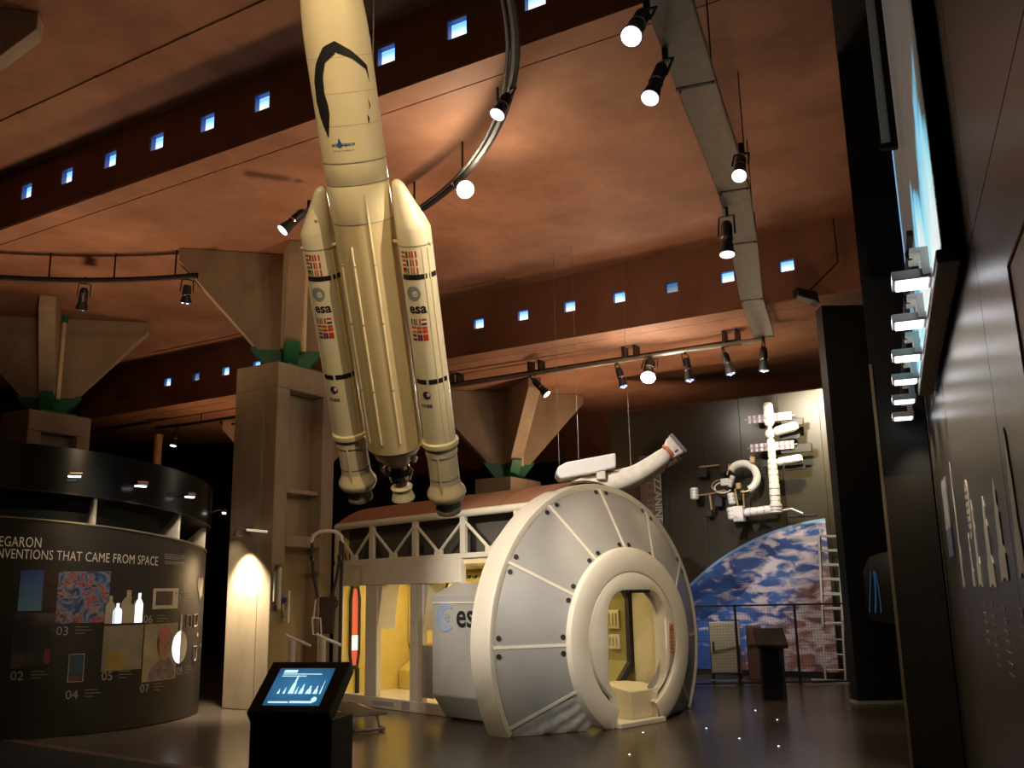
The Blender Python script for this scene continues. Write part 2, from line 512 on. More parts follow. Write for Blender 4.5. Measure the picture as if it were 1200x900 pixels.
# ================================================================== SPACE MODULE MOCK-UP
# local frame: x = along its axis towards the hatch, y = to the right, z = up
MODM = Matrix.Translation((1.475, 12.6, 0)) @ Matrix.Rotation(radians(-46.5), 4, 'Z')
mod = thing('space_module', 'white and grey walk-in space station module with round hatch end', 'exhibit', M=MODM)
CZ = 1.04
def rp(x, R, phi, zmin=0.004):
    p = V((x, R * sin(phi), CZ + R * cos(phi)))
    p.z = max(p.z, zmin)
    return p
def rev(prof, a0, a1, n):
    """strip of revolution round the module axis, profile (x, R), cut off at the floor"""
    mb = MB()
    m = len(prof) - 1
    mb.grid(lambda u, v: rp(*(prof[min(m, int(round(v * m)))]), a0 + (a1 - a0) * u), n, m)
    return mb
A = radians(120.2)
rev([(-.80, 1.90), (-.80, 2.05), (-.78, 2.07), (-.48, 2.07), (-.455, 2.055), (-.45, 2.02), (-.46, 1.985), (-.50, 1.97), (-.78, 1.95), (-.80, 1.90)], -A, A, 72).build('end_flange', M_RIM, mod)
rev([(-.47, 2.06), (-.44, 2.06), (-.435, 2.03), (-.44, 1.985), (-.47, 1.985)], -A, A, 72).build('flange_edge_bead', M_TRIM, mod)
# cone panels, seams and bolts
X0, R0, X1, R1 = -.45, 1.99, -.03, 1.17
def cone(u, phi, h=0):
    return rp(X0 + (X1 - X0) * u + h * .88, R0 + (R1 - R0) * u + h * .46, phi)
segs = [-90, -60, -30, 0, 30, 60, 90]
M_CONESHADE = mat('satin_metal_panel_shaded', (.26, .30, .35), .38, metal=.5, var=.06, scale=2)  # right-hand panels: their darker bluish reflections are put into the colour
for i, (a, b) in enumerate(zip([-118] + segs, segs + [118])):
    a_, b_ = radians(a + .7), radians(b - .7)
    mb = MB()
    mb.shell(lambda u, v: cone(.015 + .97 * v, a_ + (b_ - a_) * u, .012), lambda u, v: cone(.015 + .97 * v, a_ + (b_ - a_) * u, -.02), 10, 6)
    mb.build('cone_panel', M_CONESHADE if i >= 6 else M_CONE, mod)
for a in segs + [-118, 118]:
    q = radians(a)
    mb = MB()
    mb.shell(lambda u, v: cone(v, q + radians(-.55 + 1.1 * u) * (1.0 + .5 * v), .020), lambda u, v: cone(v, q + radians(-.55 + 1.1 * u), -.02), 2, 4)
    mb.build('seam_strip', M_TRIM, mod)
for a in segs[:-1]:
    for sgn in (-1, 1):
        for u in (.06, .94):
            q = radians(a) + sgn * radians(3.0 + 1.6 * u)
            p, p2 = cone(u, q, .008), cone(u, q, .024)
            MB().cyl(p, p2, .032, n=12).build('bolt', M_BOLT, mod)
# crinkled foil skirt below the lowest panels
for s in (-1, 1):
    mb = MB()
    rnd = random.Random(3)
    def foil(u, v, off):
        phi = s * radians(118.5 + 24 * u)
        k = .02 + .96 * v
        x, R = X0 + (X1 - X0) * k - .02, R0 + (R1 - R0) * k
        z = CZ + R * cos(phi)
        y = R * sin(phi)
        if z < .004:
            z = .004
        return V((x + off + .015 * sin(23 * u + 9 * v) * sin(13 * v), y, z))
    mb.shell(lambda u, v: foil(u, v, .012), lambda u, v: foil(u, v, -.01), 22, 12)
    mb.build('foil_skirt', M_FABRIC, mod)
# round hatch ring
ring = [(-.06, 1.19), (0.01, 1.19), (.045, 1.18), (.062, 1.15), (.075, 1.05), (.08, .92), (.07, .885), (.04, .868), (-.06, .862)]
AR = radians(155.5)
hr = rev(ring, -AR, AR, 72).build('hatch_ring', M_TRIM, mod)
rev([(-.05, .88), (-.05, .70)], -radians(150), radians(150), 48).build('ring_recess', M_GREYBOX, hr)
# hatch collar with the opening
def arc(cx, cz, r, a0, a1, n=7):
    return [(cx + r * cos(radians(a0 + (a1 - a0) * i / n)), cz + r * sin(radians(a0 + (a1 - a0) * i / n))) for i in range(n + 1)]
OPEN = [(-.36, .03), (-.36, .40)] + arc(-.24, .66, .27, 236, 180, 5) + [(-.51, .72)] + arc(-.18, 1.34, .33, 180, 90) + arc(.31, 1.34, .33, 90, 0) + [(.64, .72)] + arc(.37, .66, .27, 0, -56, 5) + [(.45, .40), (.45, .03)]
def opening(phi):
    d = (sin(phi), cos(phi)); o = (.05, CZ); best = None
    n = len(OPEN)
    for i in range(n - 1):
        (x1, z1), (x2, z2) = OPEN[i], OPEN[i + 1]
        ex, ez = x2 - x1, z2 - z1
        den = d[0] * ez - d[1] * ex
        if abs(den) < 1e-9: continue
        t = ((x1 - o[0]) * ez - (z1 - o[1]) * ex) / den
        k = ((x1 - o[0]) * d[1] - (z1 - o[1]) * d[0]) / den
        if t > 0 and -1e-6 <= k <= 1 + 1e-6 and (best is None or t < best):
            best = t
    return best
pa0, pa1 = atan2(-.36 - .05, .03 - CZ), atan2(.45 - .05, .03 - CZ)
pa0 += 0; N = 110
def col(u, v):
    phi = pa0 + (pa1 - pa0) * u
    t = opening(phi) or 1.05
    lo = min(1, max(0, (abs(phi) - radians(95)) / radians(45)))
    Ro = .866 - .07 * lo                      # the pad shrinks away from the ring low down
    w_ = max(.045, Ro - t)
    k, x = [(1, -.02), (1, .04), (.95, .075 - .035 * lo), (.7, .088 - .04 * lo), (.25, .085 - .04 * lo), (.06, .075 - .04 * lo), (0, .045 - .03 * lo), (0, -.12)][int(round(v * 7))]
    r = t + w_ * k
    return V((x, .05 * (1 - k) + r * sin(phi), max(CZ + r * cos(phi), .02)))
MB().grid(col, N, 7).build('hatch_collar', M_TRIM, mod)
MB().box((-1.0, -.40, .0), (.12, .50, .06)).build('threshold', M_TRIM, mod, sharp=0, bevel=.008)
MB().prism([(-.75, .06), (-.02, .06), (-.02, .40), (-.35, .46), (-.75, .46)], lambda x, z: V((x, -.02, z)), lambda x, z: V((x, .62, z))).build('step_box', M_CREAMIN, mod, sharp=0, bevel=.012)
for k in range(6):
    y = -.17 + k * .09
    MB().cbox((.08, y, 1.655), (.06, .055, .035)).build('hatch_latch', M_BLACK, mod, sharp=0)
# orange vertical lettering on the ring
mb = MB()
text_on(mb, 'DANGER', .105, lambda x, y: V((.108, .69 + y * 1.1, .84 + x * .92)), spacing=1.0, bold=.004)
mb.build('lettering', M_ORANGEINK, mod, sharp=0)
mb = MB()
text_on(mb, 'DANGER', .045, lambda x, y: V((.108, .665 + y * .9, .90 + x)))
mb.build('lettering', M_ORANGEINK, mod, sharp=0)

# body: interior lining
XB = -5.45
MB().box((XB, -.97, 0), (-.5, .98, .10)).build('deck', M_TRIM, mod, sharp=0)
MB().box((XB, -.95, 2.08), (-.5, .95, 2.16)).build('inner_ceiling', M_CREAMIN, mod, sharp=0)
MB().box((XB - .05, -.97, 0), (XB, .98, 2.75)).build('rear_wall', M_YELLOW, mod, sharp=0)
MB().box((XB, .95, 0), (-.78, 1.02, 2.75)).build('outer_wall', M_FRAME, mod, sharp=0)
# rack bays on the far side, each with a bulged lower part and a dark edge
bays = [(-5.42, -4.50), (-4.40, -3.40), (-3.30, -2.60)]
prof = [(.90, 2.05), (.62, 1.92), (.50, 1.70), (.50, .85), (.62, .62), (.30, .42), (.30, .10), (.94, .10), (.94, 2.05)]
for k, (a, b) in enumerate(bays):
    r = MB().prism(prof, lambda y, z: V((a, y, z)), lambda y, z: V((b, y, z))).build('rack', M_YELLOW, mod, sharp=0, bevel=.02)
    for j in range(5):
        MB().cbox((a + .15 + j * .16, .62, 1.93), (.07, .05, .05)).build('rack_latch', M_BLACK, r, sharp=0)
edge = [(.30, .10), (.30, .42), (.62, .62), (.50, .85), (.50, 1.70), (.62, 1.92), (.90, 2.05)]
for x in (-4.45, -3.35):
    MB().prism([(y - .02, z) for y, z in edge] + [(y + .06, z) for y, z in reversed(edge)], lambda y, z: V((x - .03, y, z)), lambda y, z: V((x + .03, y, z))).build('rack_edge', M_RUBBER, mod, sharp=0)
# just inside the hatch: cream lining, a black bent edge, then the olive instrument wall
MB().prism([(.84, .10), (.84, 1.75), (.70, 2.06), (.95, 2.06), (.95, .10)], lambda y, z: V((-.66, y, z)), lambda y, z: V((-.13, y, z))).build('cream_lining', M_CREAMIN, mod, sharp=0, bevel=.02)
e2 = [(.52, .10), (.52, .42), (.82, .70), (.82, 1.56), (.62, 1.80), (.62, 2.05)]
MB().prism([(y - .035, z) for y, z in e2] + [(y + .10, z) for y, z in reversed(e2)], lambda y, z: V((-.74, y, z)), lambda y, z: V((-.67, y, z))).build('rack_edge', M_RUBBER, mod, sharp=0)
iw = MB().prism(e2 + [(.95, 2.05), (.95, .10)], lambda y, z: V((-2.4, y, z)), lambda y, z: V((-.75, y, z))).build('instrument_wall', mat('olive_panel', (.34, .29, .09), .4, var=.08), mod, sharp=0, bevel=.02)
for (x0, x1, z0, z1) in ((-1.06, -.86, 1.14, 1.40), (-1.06, -.86, .86, 1.06), (-1.40, -1.16, 1.10, 1.42)):
    MB().box((x0, .78, z0), (x1, .825, z1)).build('instrument_box', M_CREAMIN, iw, sharp=0, bevel=.01)
    for k in range(3):
        x = x0 + .04 + k * (x1 - x0 - .08) / 2
        MB().cyl((x, .76, z0 + .04), (x, .76, z1 - .04), .009, n=6).build('instrument_bar', M_ALU, iw)
# hexagonal rear doorway glowing red, with a black frame
hexo = [(-.70, 1.62), (-.66, 1.84), (-.54, 1.84), (-.50, 1.62), (-.50, .72), (-.54, .48), (-.66, .48), (-.70, .72)]
hexi = [(-.67, 1.60), (-.645, 1.78), (-.555, 1.78), (-.53, 1.60), (-.53, .74), (-.555, .54), (-.645, .54), (-.67, .74)]
dr = MB()
for i in range(8):
    j = (i + 1) % 8
    dr.prism([hexo[i], hexo[j], hexi[j], hexi[i]], lambda y, z: V((XB, y, z)), lambda y, z: V((XB + .05, y, z)))
dr.build('door_frame', M_RUBBER, mod, sharp=0)
MB().box((XB, -.56, .10), (XB + .05, -.51, .50)).build('door_frame', M_RUBBER, mod, sharp=0)
MB().prism(hexi, lambda y, z: V((XB, y, z)), lambda y, z: V((XB + .012, y, z))).build('lit_doorway', mat('red_glow', (.5, .08, .04), .4, emit=(1, .17, .08), es=.5), mod, sharp=0)
MB().box((XB, -.67, .78), (XB + .016, -.53, 1.02)).build('lit_caption', mat('white_glow', (.8, .8, .8), .4, emit=(1, .85, .8), es=1.0), mod, sharp=0)
for x, e in ((-4.6, 12), (-3.3, 11), (-2.2, 4), (-1.0, 8)):
    d = bpy.data.lights.new('cabin_light', 'AREA'); d.shape = 'RECTANGLE'; d.size = .6; d.size_y = .25
    d.energy = e; d.color = (1, .80, .42)
    o = bpy.data.objects.new('cabin_light', d); COL.objects.link(o); o.parent = mod; o.location = (x, .0, 2.03)
    MB().box((x - .3, -.12, 2.045), (x + .3, .12, 2.08)).build('ceiling_lamp', M_WHITE, mod, sharp=0)
# side frame facing the viewer
YF = -.97
MB().box((XB, YF - .05, 1.82), (-2.2, YF + .06, 2.16)).build('header_beam', M_FRAME, mod, sharp=0, bevel=.01)
MB().box((XB, YF - .05, 0), (-2.36, YF + .06, .16)).build('sill_beam', M_FRAME, mod, sharp=0, bevel=.01)
for x0, x1 in ((-5.43, -5.27), (-4.53, -4.22), (-3.38, -3.07), (-2.42, -2.12)):
    MB().box((x0, YF - .04, .16), (x1, YF + .05, 1.82)).build('side_post', M_FRAME, mod, sharp=0, bevel=.01)
    if x0 > -5.4:
        MB().prism([(x1, 1.82), (x1 + .12, 1.82), (x1 + .02, 1.35), (x1, 1.15)], lambda x, z: V((x, YF - .02, z)), lambda x, z: V((x, YF + .30, z))).build('post_gusset', M_FRAME, mod, sharp=0)
MB().box((-3.06, YF - .06, .22), (-2.80, YF - .03, .95)).build('side_hatch_cover', M_GREYBOX, mod, sharp=0, bevel=.01)
MB().box((-4.30, YF - .055, .05), (-3.75, YF - .045, .11)).build('floor_plate', M_GREYBOX, mod, sharp=0)
MB().box((-3.55, YF - .055, .03), (-3.35, YF - .045, .14)).build('floor_plate', M_GREYBOX, mod, sharp=0)
# truss above the header
MB().box((XB, YF - .03, 2.16), (-.8, YF + .03, 2.23)).build('truss_chord', M_FRAME, mod, sharp=0, bevel=.008)
MB().cyl((XB, YF, 2.79), (-.62, YF, 2.79), .055).build('truss_chord', M_FRAME, mod)
MB().box((XB, YF + .25, 2.16), (-.8, YF + .30, 2.76)).build('truss_backing', M_GREYDARK, mod, sharp=0)
xn = [-5.42, -4.42, -3.30, -2.18, -1.06]
for x in xn:
    MB().box((x - .055, YF - .03, 2.23), (x + .055, YF + .03, 2.76)).build('truss_post', M_FRAME, mod, sharp=0, bevel=.006)
for a, b in zip(xn[:-1], xn[1:]):
    m_ = (a + b) / 2
    MB().cyl((a, YF, 2.70), (m_, YF, 2.26), .024, n=8).build('truss_brace', M_FRAME, mod)
    MB().cyl((m_, YF, 2.26), (b, YF, 2.70), .024, n=8).build('truss_brace', M_FRAME, mod)
    MB().cbox((m_, YF, 2.25), (.17, .05, .10)).build('truss_gusset', M_FRAME, mod, sharp=0, bevel=.01)
# copper roof sheet
def roof(u, v, off):
    q = radians(-42 + 84 * u)
    R = 1.456 + off
    return V((XB - .1 + (-.62 - XB + .1) * v, R * sin(q), 1.714 + R * cos(q)))
MB().shell(lambda u, v: roof(u, v, .0), lambda u, v: roof(u, v, -.03), 24, 3).build('roof_sheet', M_COPPER, mod)
for x in (-4.5, -3.0, -1.5):
    MB().shell(lambda u, v: roof(u, (x + .02 * v - XB + .1) / (-.62 - XB + .1), .012), lambda u, v: roof(u, (x + .02 * v - XB + .1) / (-.62 - XB + .1), -.01), 24, 1).build('roof_batten', M_COPPER, mod)
# blister box with the agency mark
bx = [(-.99, 1.82), (-1.40, 1.66), (-1.40, .34), (-1.16, .03), (-.99, .03)]
bb = MB().prism(bx, lambda y, z: V((-2.36, y, z)), lambda y, z: V((-.82, y, z))).build('side_box', M_GREYBOX, mod, sharp=0, bevel=.015)
MB().box((-2.34, -1.412, 1.545), (-.84, -1.40, 1.56)).build('box_seam', M_TRIM, bb, sharp=0)
YB = -1.404
mb = MB()
cx_, cz_ = -2.06, 1.37
mb.prism(arc(cx_, cz_, .20, 40, 320, 22) + arc(cx_ + .05, cz_, .115, 300, 60, 14), lambda x, z: V((x, YB, z)), lambda x, z: V((x, YB - .004, z)))
mb.build('mark_disc', M_SKYINK, bb, sharp=0)
mb = MB(); text_on(mb, 'e', .24, lambda x, y: V((cx_ - .03 + x, YB - .005, cz_ - .07 + y)))
mb.build('mark_letter', M_SKYINK, bb, sharp=0)
mb = MB(); text_on(mb, 'esa', .44, lambda x, y: V((-1.84 + x, YB - .003, 1.24 + y)), bold=.008)
mb.build('lettering', M_INK, bb, sharp=0)

def ell(cx, cy, rx_, ry_, n=24):
    return [(cx + rx_ * cos(2 * pi * i / n), cy + ry_ * sin(2 * pi * i / n)) for i in range(n)]
# ================================================================== ROCKET MODEL
D = .4955
ax = V((-.07, -.55, .84)).normalized()
vx = V((.98, .10, .15)); vx = (vx - ax * vx.dot(ax)).normalized()
vy = ax.cross(vx)
ph = radians(25)
rx = vx * cos(ph) - vy * sin(ph)
ry = vx * sin(ph) + vy * cos(ph)
RM = Matrix(((rx.x * D, ry.x * D, ax.x * D, -1.05), (rx.y * D, ry.y * D, ax.y * D, 8.30), (rx.z * D, ry.z * D, ax.z * D, 3.0), (0, 0, 0, 1)))
# (local units: one core-stage diameter; z up the rocket, -y towards the viewer)
rk = thing('rocket_model', 'tall cream launch rocket model with two side boosters, hanging tilted in mid air', 'rocket', M=RM)
def rot(prof, n=40, c=(0, 0, 0)):
    return MB().lathe(prof, n, Matrix.Translation(c))
rot([(.0, -.06), (.40, -.06), (.47, -.04), (.5, 0), (.5, 4.08)]).build('core_tank', M_TANK, rk)
rot([(.5, 4.08), (.505, 4.09), (.505, 4.68), (.5, 4.69), (.5, 4.71), (.506, 4.72), (.506, 5.02), (.502, 5.05), (.508, 5.07)]).build('upper_stage', M_CREAM, rk)
og = [(.508, 5.07), (.508, 6.75)] + [(.508 * sqrt(max(0, 1 - ((z - 6.75) / 1.95) ** 2)) ** 1.25, z) for z in [6.75 + 1.95 * k / 14 for k in range(1, 15)]]
rot(og).build('payload_fairing', M_CREAM, rk)
for z, r in ((4.70, .508), (5.05, .511), (6.10, .5105), (6.62, .5105), (5.62, .5105), (4.08, .507)):
    rot([(r - .01, z - .008), (r, z - .006), (r, z + .006), (r - .01, z + .008)]).build('joint_ring', M_TANK if z > 5.5 else M_NOZ, rk)
# thrust frame and main engine
rot([(.47, -.05), (.42, -.12), (.33, -.25), (.22, -.36), (.17, -.42), (0, -.42)][::-1]).build('thrust_frame', M_TANK, rk)
eng = rot([(0, -.72), (.19, -.72), (.20, -.66), (.20, -.46), (.17, -.40), (0, -.40)]).build('main_engine', M_CHROME, rk)
rot([(.21, -.60), (.212, -.58), (.212, -.48), (.20, -.47)]).build('engine_band', M_BLACK, eng)
rot([(.10, -.86), (.10, -.72)]).build('engine_throat', M_NOZ, eng)
rot([(.13, -1.10), (.205, -1.12), (.215, -1.10), (.17, -.95), (.19, -.90), (.205, -.87), (.16, -.84), (.06, -.82)]).build('engine_nozzle', M_BOOST, eng)
for s in (-1, 1):
    rot([(0, -.26), (.04, -.25), (.075, -.18), (.06, -.10), (0, -.08)], 14, (s * .33, -.05, -.08)).build('helium_sphere', M_ALU, rk)
    MB().tube([(s * .22, -.1, -.38), (s * .30, -.1, -.46), (s * .24, -.08, -.60)], .022).build('feed_pipe', M_CHROME, rk)
def onc(th, z, r, cx=0):
    return V((cx + r * sin(th), -r * cos(th), z))
# raised conduits down the core
for th, z0, z1, r in ((34, .2, 4.55, .017), (-4, .2, 3.72, .022), (-35, .2, 3.43, .018), (36, .2, 4.5, .009)):
    q = radians(th)
    MB().tube([onc(q, z0, .505), onc(q, z1 - .06, .512), onc(q, z1, .50)], r).build('conduit', M_CREAM, rk)
    for z in (1.2, 2.4, 3.4):
        if z < z1:
            MB().cyl(onc(q, z - .015, .506), onc(q, z + .015, .506), r * 1.25, n=8).build('conduit_clip', M_NOZ, rk)
# black outline painted on the fairing
def strip(outer, inner, r):
    mb = MB()
    n = 40
    def pl(P, t):
        L = [0]
        for a, b in zip(P[:-1], P[1:]):
            L.append(L[-1] + sqrt(((a[0] - b[0]) / 115) ** 2 + (a[1] - b[1]) ** 2))
        t *= L[-1]
        for i in range(len(P) - 1):
            if t <= L[i + 1] + 1e-9:
                k = (t - L[i]) / max(1e-9, L[i + 1] - L[i])
                return (P[i][0] + (P[i + 1][0] - P[i][0]) * k, P[i][1] + (P[i + 1][1] - P[i][1]) * k)
        return P[-1]
    def fn(u, v):
        a, b = pl(outer, u), pl(inner, u)
        th, z = a[0] + (b[0] - a[0]) * v, a[1] + (b[1] - a[1]) * v
        return onc(radians(th + 25), z, r)
    mb.grid(fn, n, 3)
    return mb
strip([(-43, 5.45), (-56, 5.75), (-61, 6.0), (-58, 6.3), (-46, 6.55), (-26, 6.78), (-5, 6.85)], [(-41, 5.5), (-33, 5.80), (-33, 5.95), (-37, 6.12), (-35, 6.35), (-27, 6.55), (-7, 6.67)], .5135).build('black_outline', M_INK, rk)
strip([(-5, 6.85), (20, 6.70), (50, 6.46), (51, 6.22)], [(-7, 6.69), (20, 6.58), (46, 6.40), (51, 6.20)], .5135).build('black_outline', M_INK, rk)
strip([(41, 5.98), (45, 5.88), (42, 5.82)], [(41, 5.97), (42, 5.88), (41, 5.82)], .5135).build('black_outline', M_INK, rk)
strip([(36, 5.74), (39, 5.68), (35, 5.60)], [(35, 5.73), (35, 5.68), (35, 5.60)], .5135).build('black_outline', M_INK, rk)
# little company mark
mb = MB(); text_on(mb, 'arianespace', .082, lambda x, y: onc(radians(-13) + x / .515, 5.32 + y, .5135), bold=.001)
mb.build('lettering', M_BLUEINK, rk, sharp=0)
mb = MB()
mb.prism([(-.02 + .045 * cos(radians(a)), .045 * sin(radians(a))) for a in range(0, 360, 30)], lambda x, z: onc(radians(5) + x / .515, 5.34 + z, .5138), lambda x, z: onc(radians(5) + x / .515, 5.34 + z, .5125))
mb.prism([(-.05, .03), (.01, .03), (-.02, .105)], lambda x, z: onc(radians(5) + x / .515, 5.34 + z, .5138), lambda x, z: onc(radians(5) + x / .515, 5.34 + z, .5125))
mb.build('company_mark', M_BLUEINK, rk, sharp=0)
mb = MB(); text_on(mb, 'service & solutions', .045, lambda x, y: onc(radians(-11) + x / .515, 5.24 + y, .5135)); mb.build('lettering', M_GREYINK, rk, sharp=0)

def patch(a0, a1, z0, z1, r, cx):
    return MB().grid(lambda u, v: onc(radians(a0 + (a1 - a0) * u), z0 + (z1 - z0) * v, r, cx), max(2, int((a1 - a0) / 5)), 1)
BR = .285
def booster(s):
    cx = s * .865
    zs = 1.01 if s > 0 else .974
    dz = -.0475 if s > 0 else .066
    root = rot([(0, -.10), (BR, -.10), (BR, 3.70), (BR, 3.92), (.275, 3.97), (.255, 4.05), (.115, 4.56), (.10, 4.62), (.07, 4.67), (.03, 4.695), (0, 4.70)], 72, (cx, 0, 0))
    root.v = [(x - s * max(0, z - 3.92) * .25, y, z) for x, y, z in root.v]      # the nose leans in towards the core
    root = root.build('booster', M_BOOST, rk)
    # lower skirt, clamp ring, flare and nozzle
    rot([(.27, -.70), (.27, -.10)], 32, (cx, 0, 0)).build('booster_skirt', M_BOOST, root)
    rot([(.28, .06), (.325, .075), (.33, .12), (.325, .16), (.28, .18)], 32, (cx, 0, 0)).build('clamp_ring', M_CREAM, root)
    rot([(.20, -1.02), (.31, -.99), (.355, -.90), (.35, -.84), (.29, -.74), (.27, -.66)], 32, (cx, 0, 0)).build('flared_tail', M_CREAM, root)
    rot([(.17, -1.26), (.225, -1.27), (.235, -1.24), (.232, -1.19), (.22, -1.17), (.225, -1.10), (.215, -1.08), (.22, -.98)], 28, (cx, 0, 0)).build('booster_nozzle', M_NOZ, root)
    rot([(BR + .001, 3.65), (BR + .004, 3.655), (BR + .004, 3.67), (BR + .001, 3.675)], 32, (cx, 0, 0)).build('joint_ring', M_NOZ, root)
    rot([(.272, -.56), (.2735, -.555), (.2735, -.54), (.272, -.535)], 28, (cx, 0, 0)).build('joint_ring', M_NOZ, root)
    o = 8
    for a0, a1, z in ((-52, 40, 3.12), (48, 88, 3.12), (-55, -8, 1.30), (0, 75, 1.30)):
        m_ = M_INK if not (s < 0 and a0 > -10) else M_BOLT
        patch(a0 + o, a1 + o, z, z + .085, BR + .004, cx).build('black_band', M_INK, root, sharp=0)
    # flag blocks: three by three small flags, twice
    HOR, VER = 0, 1
    F1 = [[(HOR, M_RED, M_WHITEINK, M_RED), (VER, M_INK, M_YELINK, M_RED), (VER, M_RED, M_WHITEINK, M_RED)],
          [(HOR, M_RED, M_WHITEINK, M_RED), (VER, M_INK, M_WHITEINK, M_RED), (VER, M_ORANGEINK, M_WHITEINK, M_RED)],
          [(HOR, M_INK, M_RED, M_YELINK), (VER, M_GREENINK, M_WHITEINK, M_ORANGEINK), (VER, M_ORANGEINK, M_WHITEINK, M_RED)]]
    F2 = [[(VER, M_INK, M_WHITEINK, M_RED), (VER, M_GREYINK, M_WHITEINK, M_RED), (HOR, M_RED, M_WHITEINK, M_NAVY)],
          [(HOR, M_RED, M_WHITEINK, M_ORANGEINK), (HOR, M_RED, M_YELINK, M_RED), (HOR, M_RED, M_ORANGEINK, M_RED)],
          [(HOR, M_NAVY, M_YELINK, M_NAVY), (VER, M_NAVY, M_RED, M_NAVY), (HOR, M_RED, M_RED, M_RED)]]
    for rows, zt, a0 in ((F1, 3.59, -44), (F2, 2.46, -38)):
        for i, rw in enumerate(rows):
            for j, (kind, *cols) in enumerate(rw):
                a = a0 + o + j * 20
                z = zt - i * .135
                for n_, m_ in enumerate(cols):
                    if kind == HOR:
                        patch(a, a + 17, z - .036 * (n_ + 1), z - .036 * n_, BR + .004, cx).build('flag_stripe', m_, root, sharp=0)
                    else:
                        patch(a + 5.67 * n_, a + 5.67 * (n_ + 1), z - .108, z, BR + .004, cx).build('flag_stripe', m_, root, sharp=0)
    # agency disc + lettering
    rr = BR + .003
    wrap = lambda a, zz: (lambda x, y: onc(radians(a + o) + x / BR, zz + y, rr, cx))
    rr = BR + .004
    shape_on(arc(0, 0, .125, 0, 345, 30), wrap(-14, 2.89), .02).build('agency_disc', M_GREYINK, root, sharp=0)
    rr2 = BR + .007
    wrap2 = lambda a, zz: (lambda x, y: onc(radians(a + o) + x / BR, zz + y, rr2, cx))
    text_on(MB(), 'e', .20, wrap2(-18, 2.84), .02, bold=.004).build('agency_letter', M_WHITEINK, root, sharp=0)
    text_on(MB(), 'esa', .24, wrap(-38, 2.56), .02, bold=.006).build('lettering', M_INK, root, sharp=0)
    shape_on(arc(0, 0, .075, 0, 345, 24), wrap(-14, 1.10), .02).build('agency_disc', M_NAVY, root, sharp=0)
    shape_on(ell(.035, .015, .028, .034, 14), wrap2(-14, 1.10), .02).build('agency_crescent', M_WHITEINK, root, sharp=0)
    text_on(MB(), 'cnes', .125, wrap(-42, .88), .02, bold=.002).build('lettering', M_NAVY, root, sharp=0)
    # outer cable duct
    q = radians(62 if s > 0 else -56)
    MB().tube([onc(q, .2, BR, cx), onc(q, 3.62, BR, cx)], .016).build('cable_duct', M_CREAM, root)
    q = radians(70 if s < 0 else 40)
    MB().tube([onc(q, .2, BR, cx), onc(q, 3.62, BR, cx)], .010).build('cable_duct', M_YELLOW if s < 0 else M_CREAM, root)
    for th, zz in ((25, 4.02), (22, 4.16)):
        if s < 0:
            MB().cyl(onc(radians(th), zz, .21, cx + .03), onc(radians(th), zz, .25, cx + .03), .022, n=10).build('vent', M_NOZ, root)
    MB().sphere(onc(radians(-60 if s < 0 else 75), 3.68, .29, cx), .035, 10).build('attach_ball', M_CREAM, root)
    MB().tube([(s * .60, -.05, 3.7), (s * .50, -.05, 3.72)], .03).build('attach_strut', M_CREAM, root)
    MB().tube([(s * .56, -.08, .10), (s * .47, -.08, .05)], .03).build('attach_strut', M_CREAM, root)
    MB().tube([onc(radians(5), -.85, .30, cx), onc(radians(5), -.45, .28, cx), onc(radians(5), -.1, .275, cx)], .02).build('tail_actuator', M_CREAM, root)
    root.location = (0, 0, dz); root.scale = (1, 1, zs)
    return root
booster(-1); booster(1)
# steel wires that carry the model
wm = MB()
for z, (tx, ty) in ((8.2, (-1.25, 5.9)), (4.4, (-1.2, 7.4))):
    p = RM @ V((0, .45 if z < 5 else .0, z))
    zc = 8.40
    wm.cyl(p, (p.x, p.y, zc - .0), .006, n=6)
wo = wm.build('suspension_wire', M_STEEL, None)
wo.parent = rk
wo.matrix_parent_inverse = RM.inverted()

# ================================================================== CURVED EXHIBIT WALL (left)
DC = V((-6.96, 14.35, 0)); DR = 2.19
drum = thing('exhibit_wall', 'curved black exhibit wall headed INVENTIONS THAT CAME FROM SPACE, with lamp fascia above', 'exhibit', DC)
def tilt(th):           # the upper rims lean: lower towards the right-hand end
    return -.113 * DR * cos(th - radians(61))
def dp(th, z, r=DR):
    return V((r * cos(th), r * sin(th), z))
T0, T1 = radians(-150), radians(20)
def sheet(r0, r1, z0, z1, a0=T0, a1=T1, n=56, nv=3):
    """curved slab; z0/z1 take the angle"""
    fo = lambda u, v: dp(a0 + (a1 - a0) * u, z0(a0 + (a1 - a0) * u) * (1 - v) + z1(a0 + (a1 - a0) * u) * v, r1)
    fi = lambda u, v: dp(a0 + (a1 - a0) * u, z0(a0 + (a1 - a0) * u) * (1 - v) + z1(a0 + (a1 - a0) * u) * v, r0)
    return MB().shell(fo, fi, n, nv)
M_DRUM = mat('satin_black_laminate', (.022, .018, .014), .4, var=.1, spec=.5)
topz = lambda t: 2.55 + tilt(t)
pw = sheet(DR - .05, DR, lambda t: .012, topz).build('curved_panel', M_DRUM, drum)
sheet(DR - .06, DR + .012, topz, lambda t: topz(t) + .02).build('panel_top_edge', mat('edge_metal', (.5, .42, .30), .3, metal=.8), drum)
fb = lambda t: 2.93 + tilt(t)
ft = lambda t: 3.53 + tilt(t)
sheet(DR + .0, DR + .05, fb, ft, T0, radians(40)).build('fascia', M_BLACKGLOSS, drum)
sheet(DR - .7, DR + .05, lambda t: fb(t) - .012, fb, T0, radians(40)).build('fascia_soffit', M_BLACK, drum)
sheet(DR - .9, DR - .55, lambda t: 2.3 + tilt(t), fb, T0, radians(30)).build('inner_drum', mat('dark_teal', (.01, .02, .026), .5), drum)
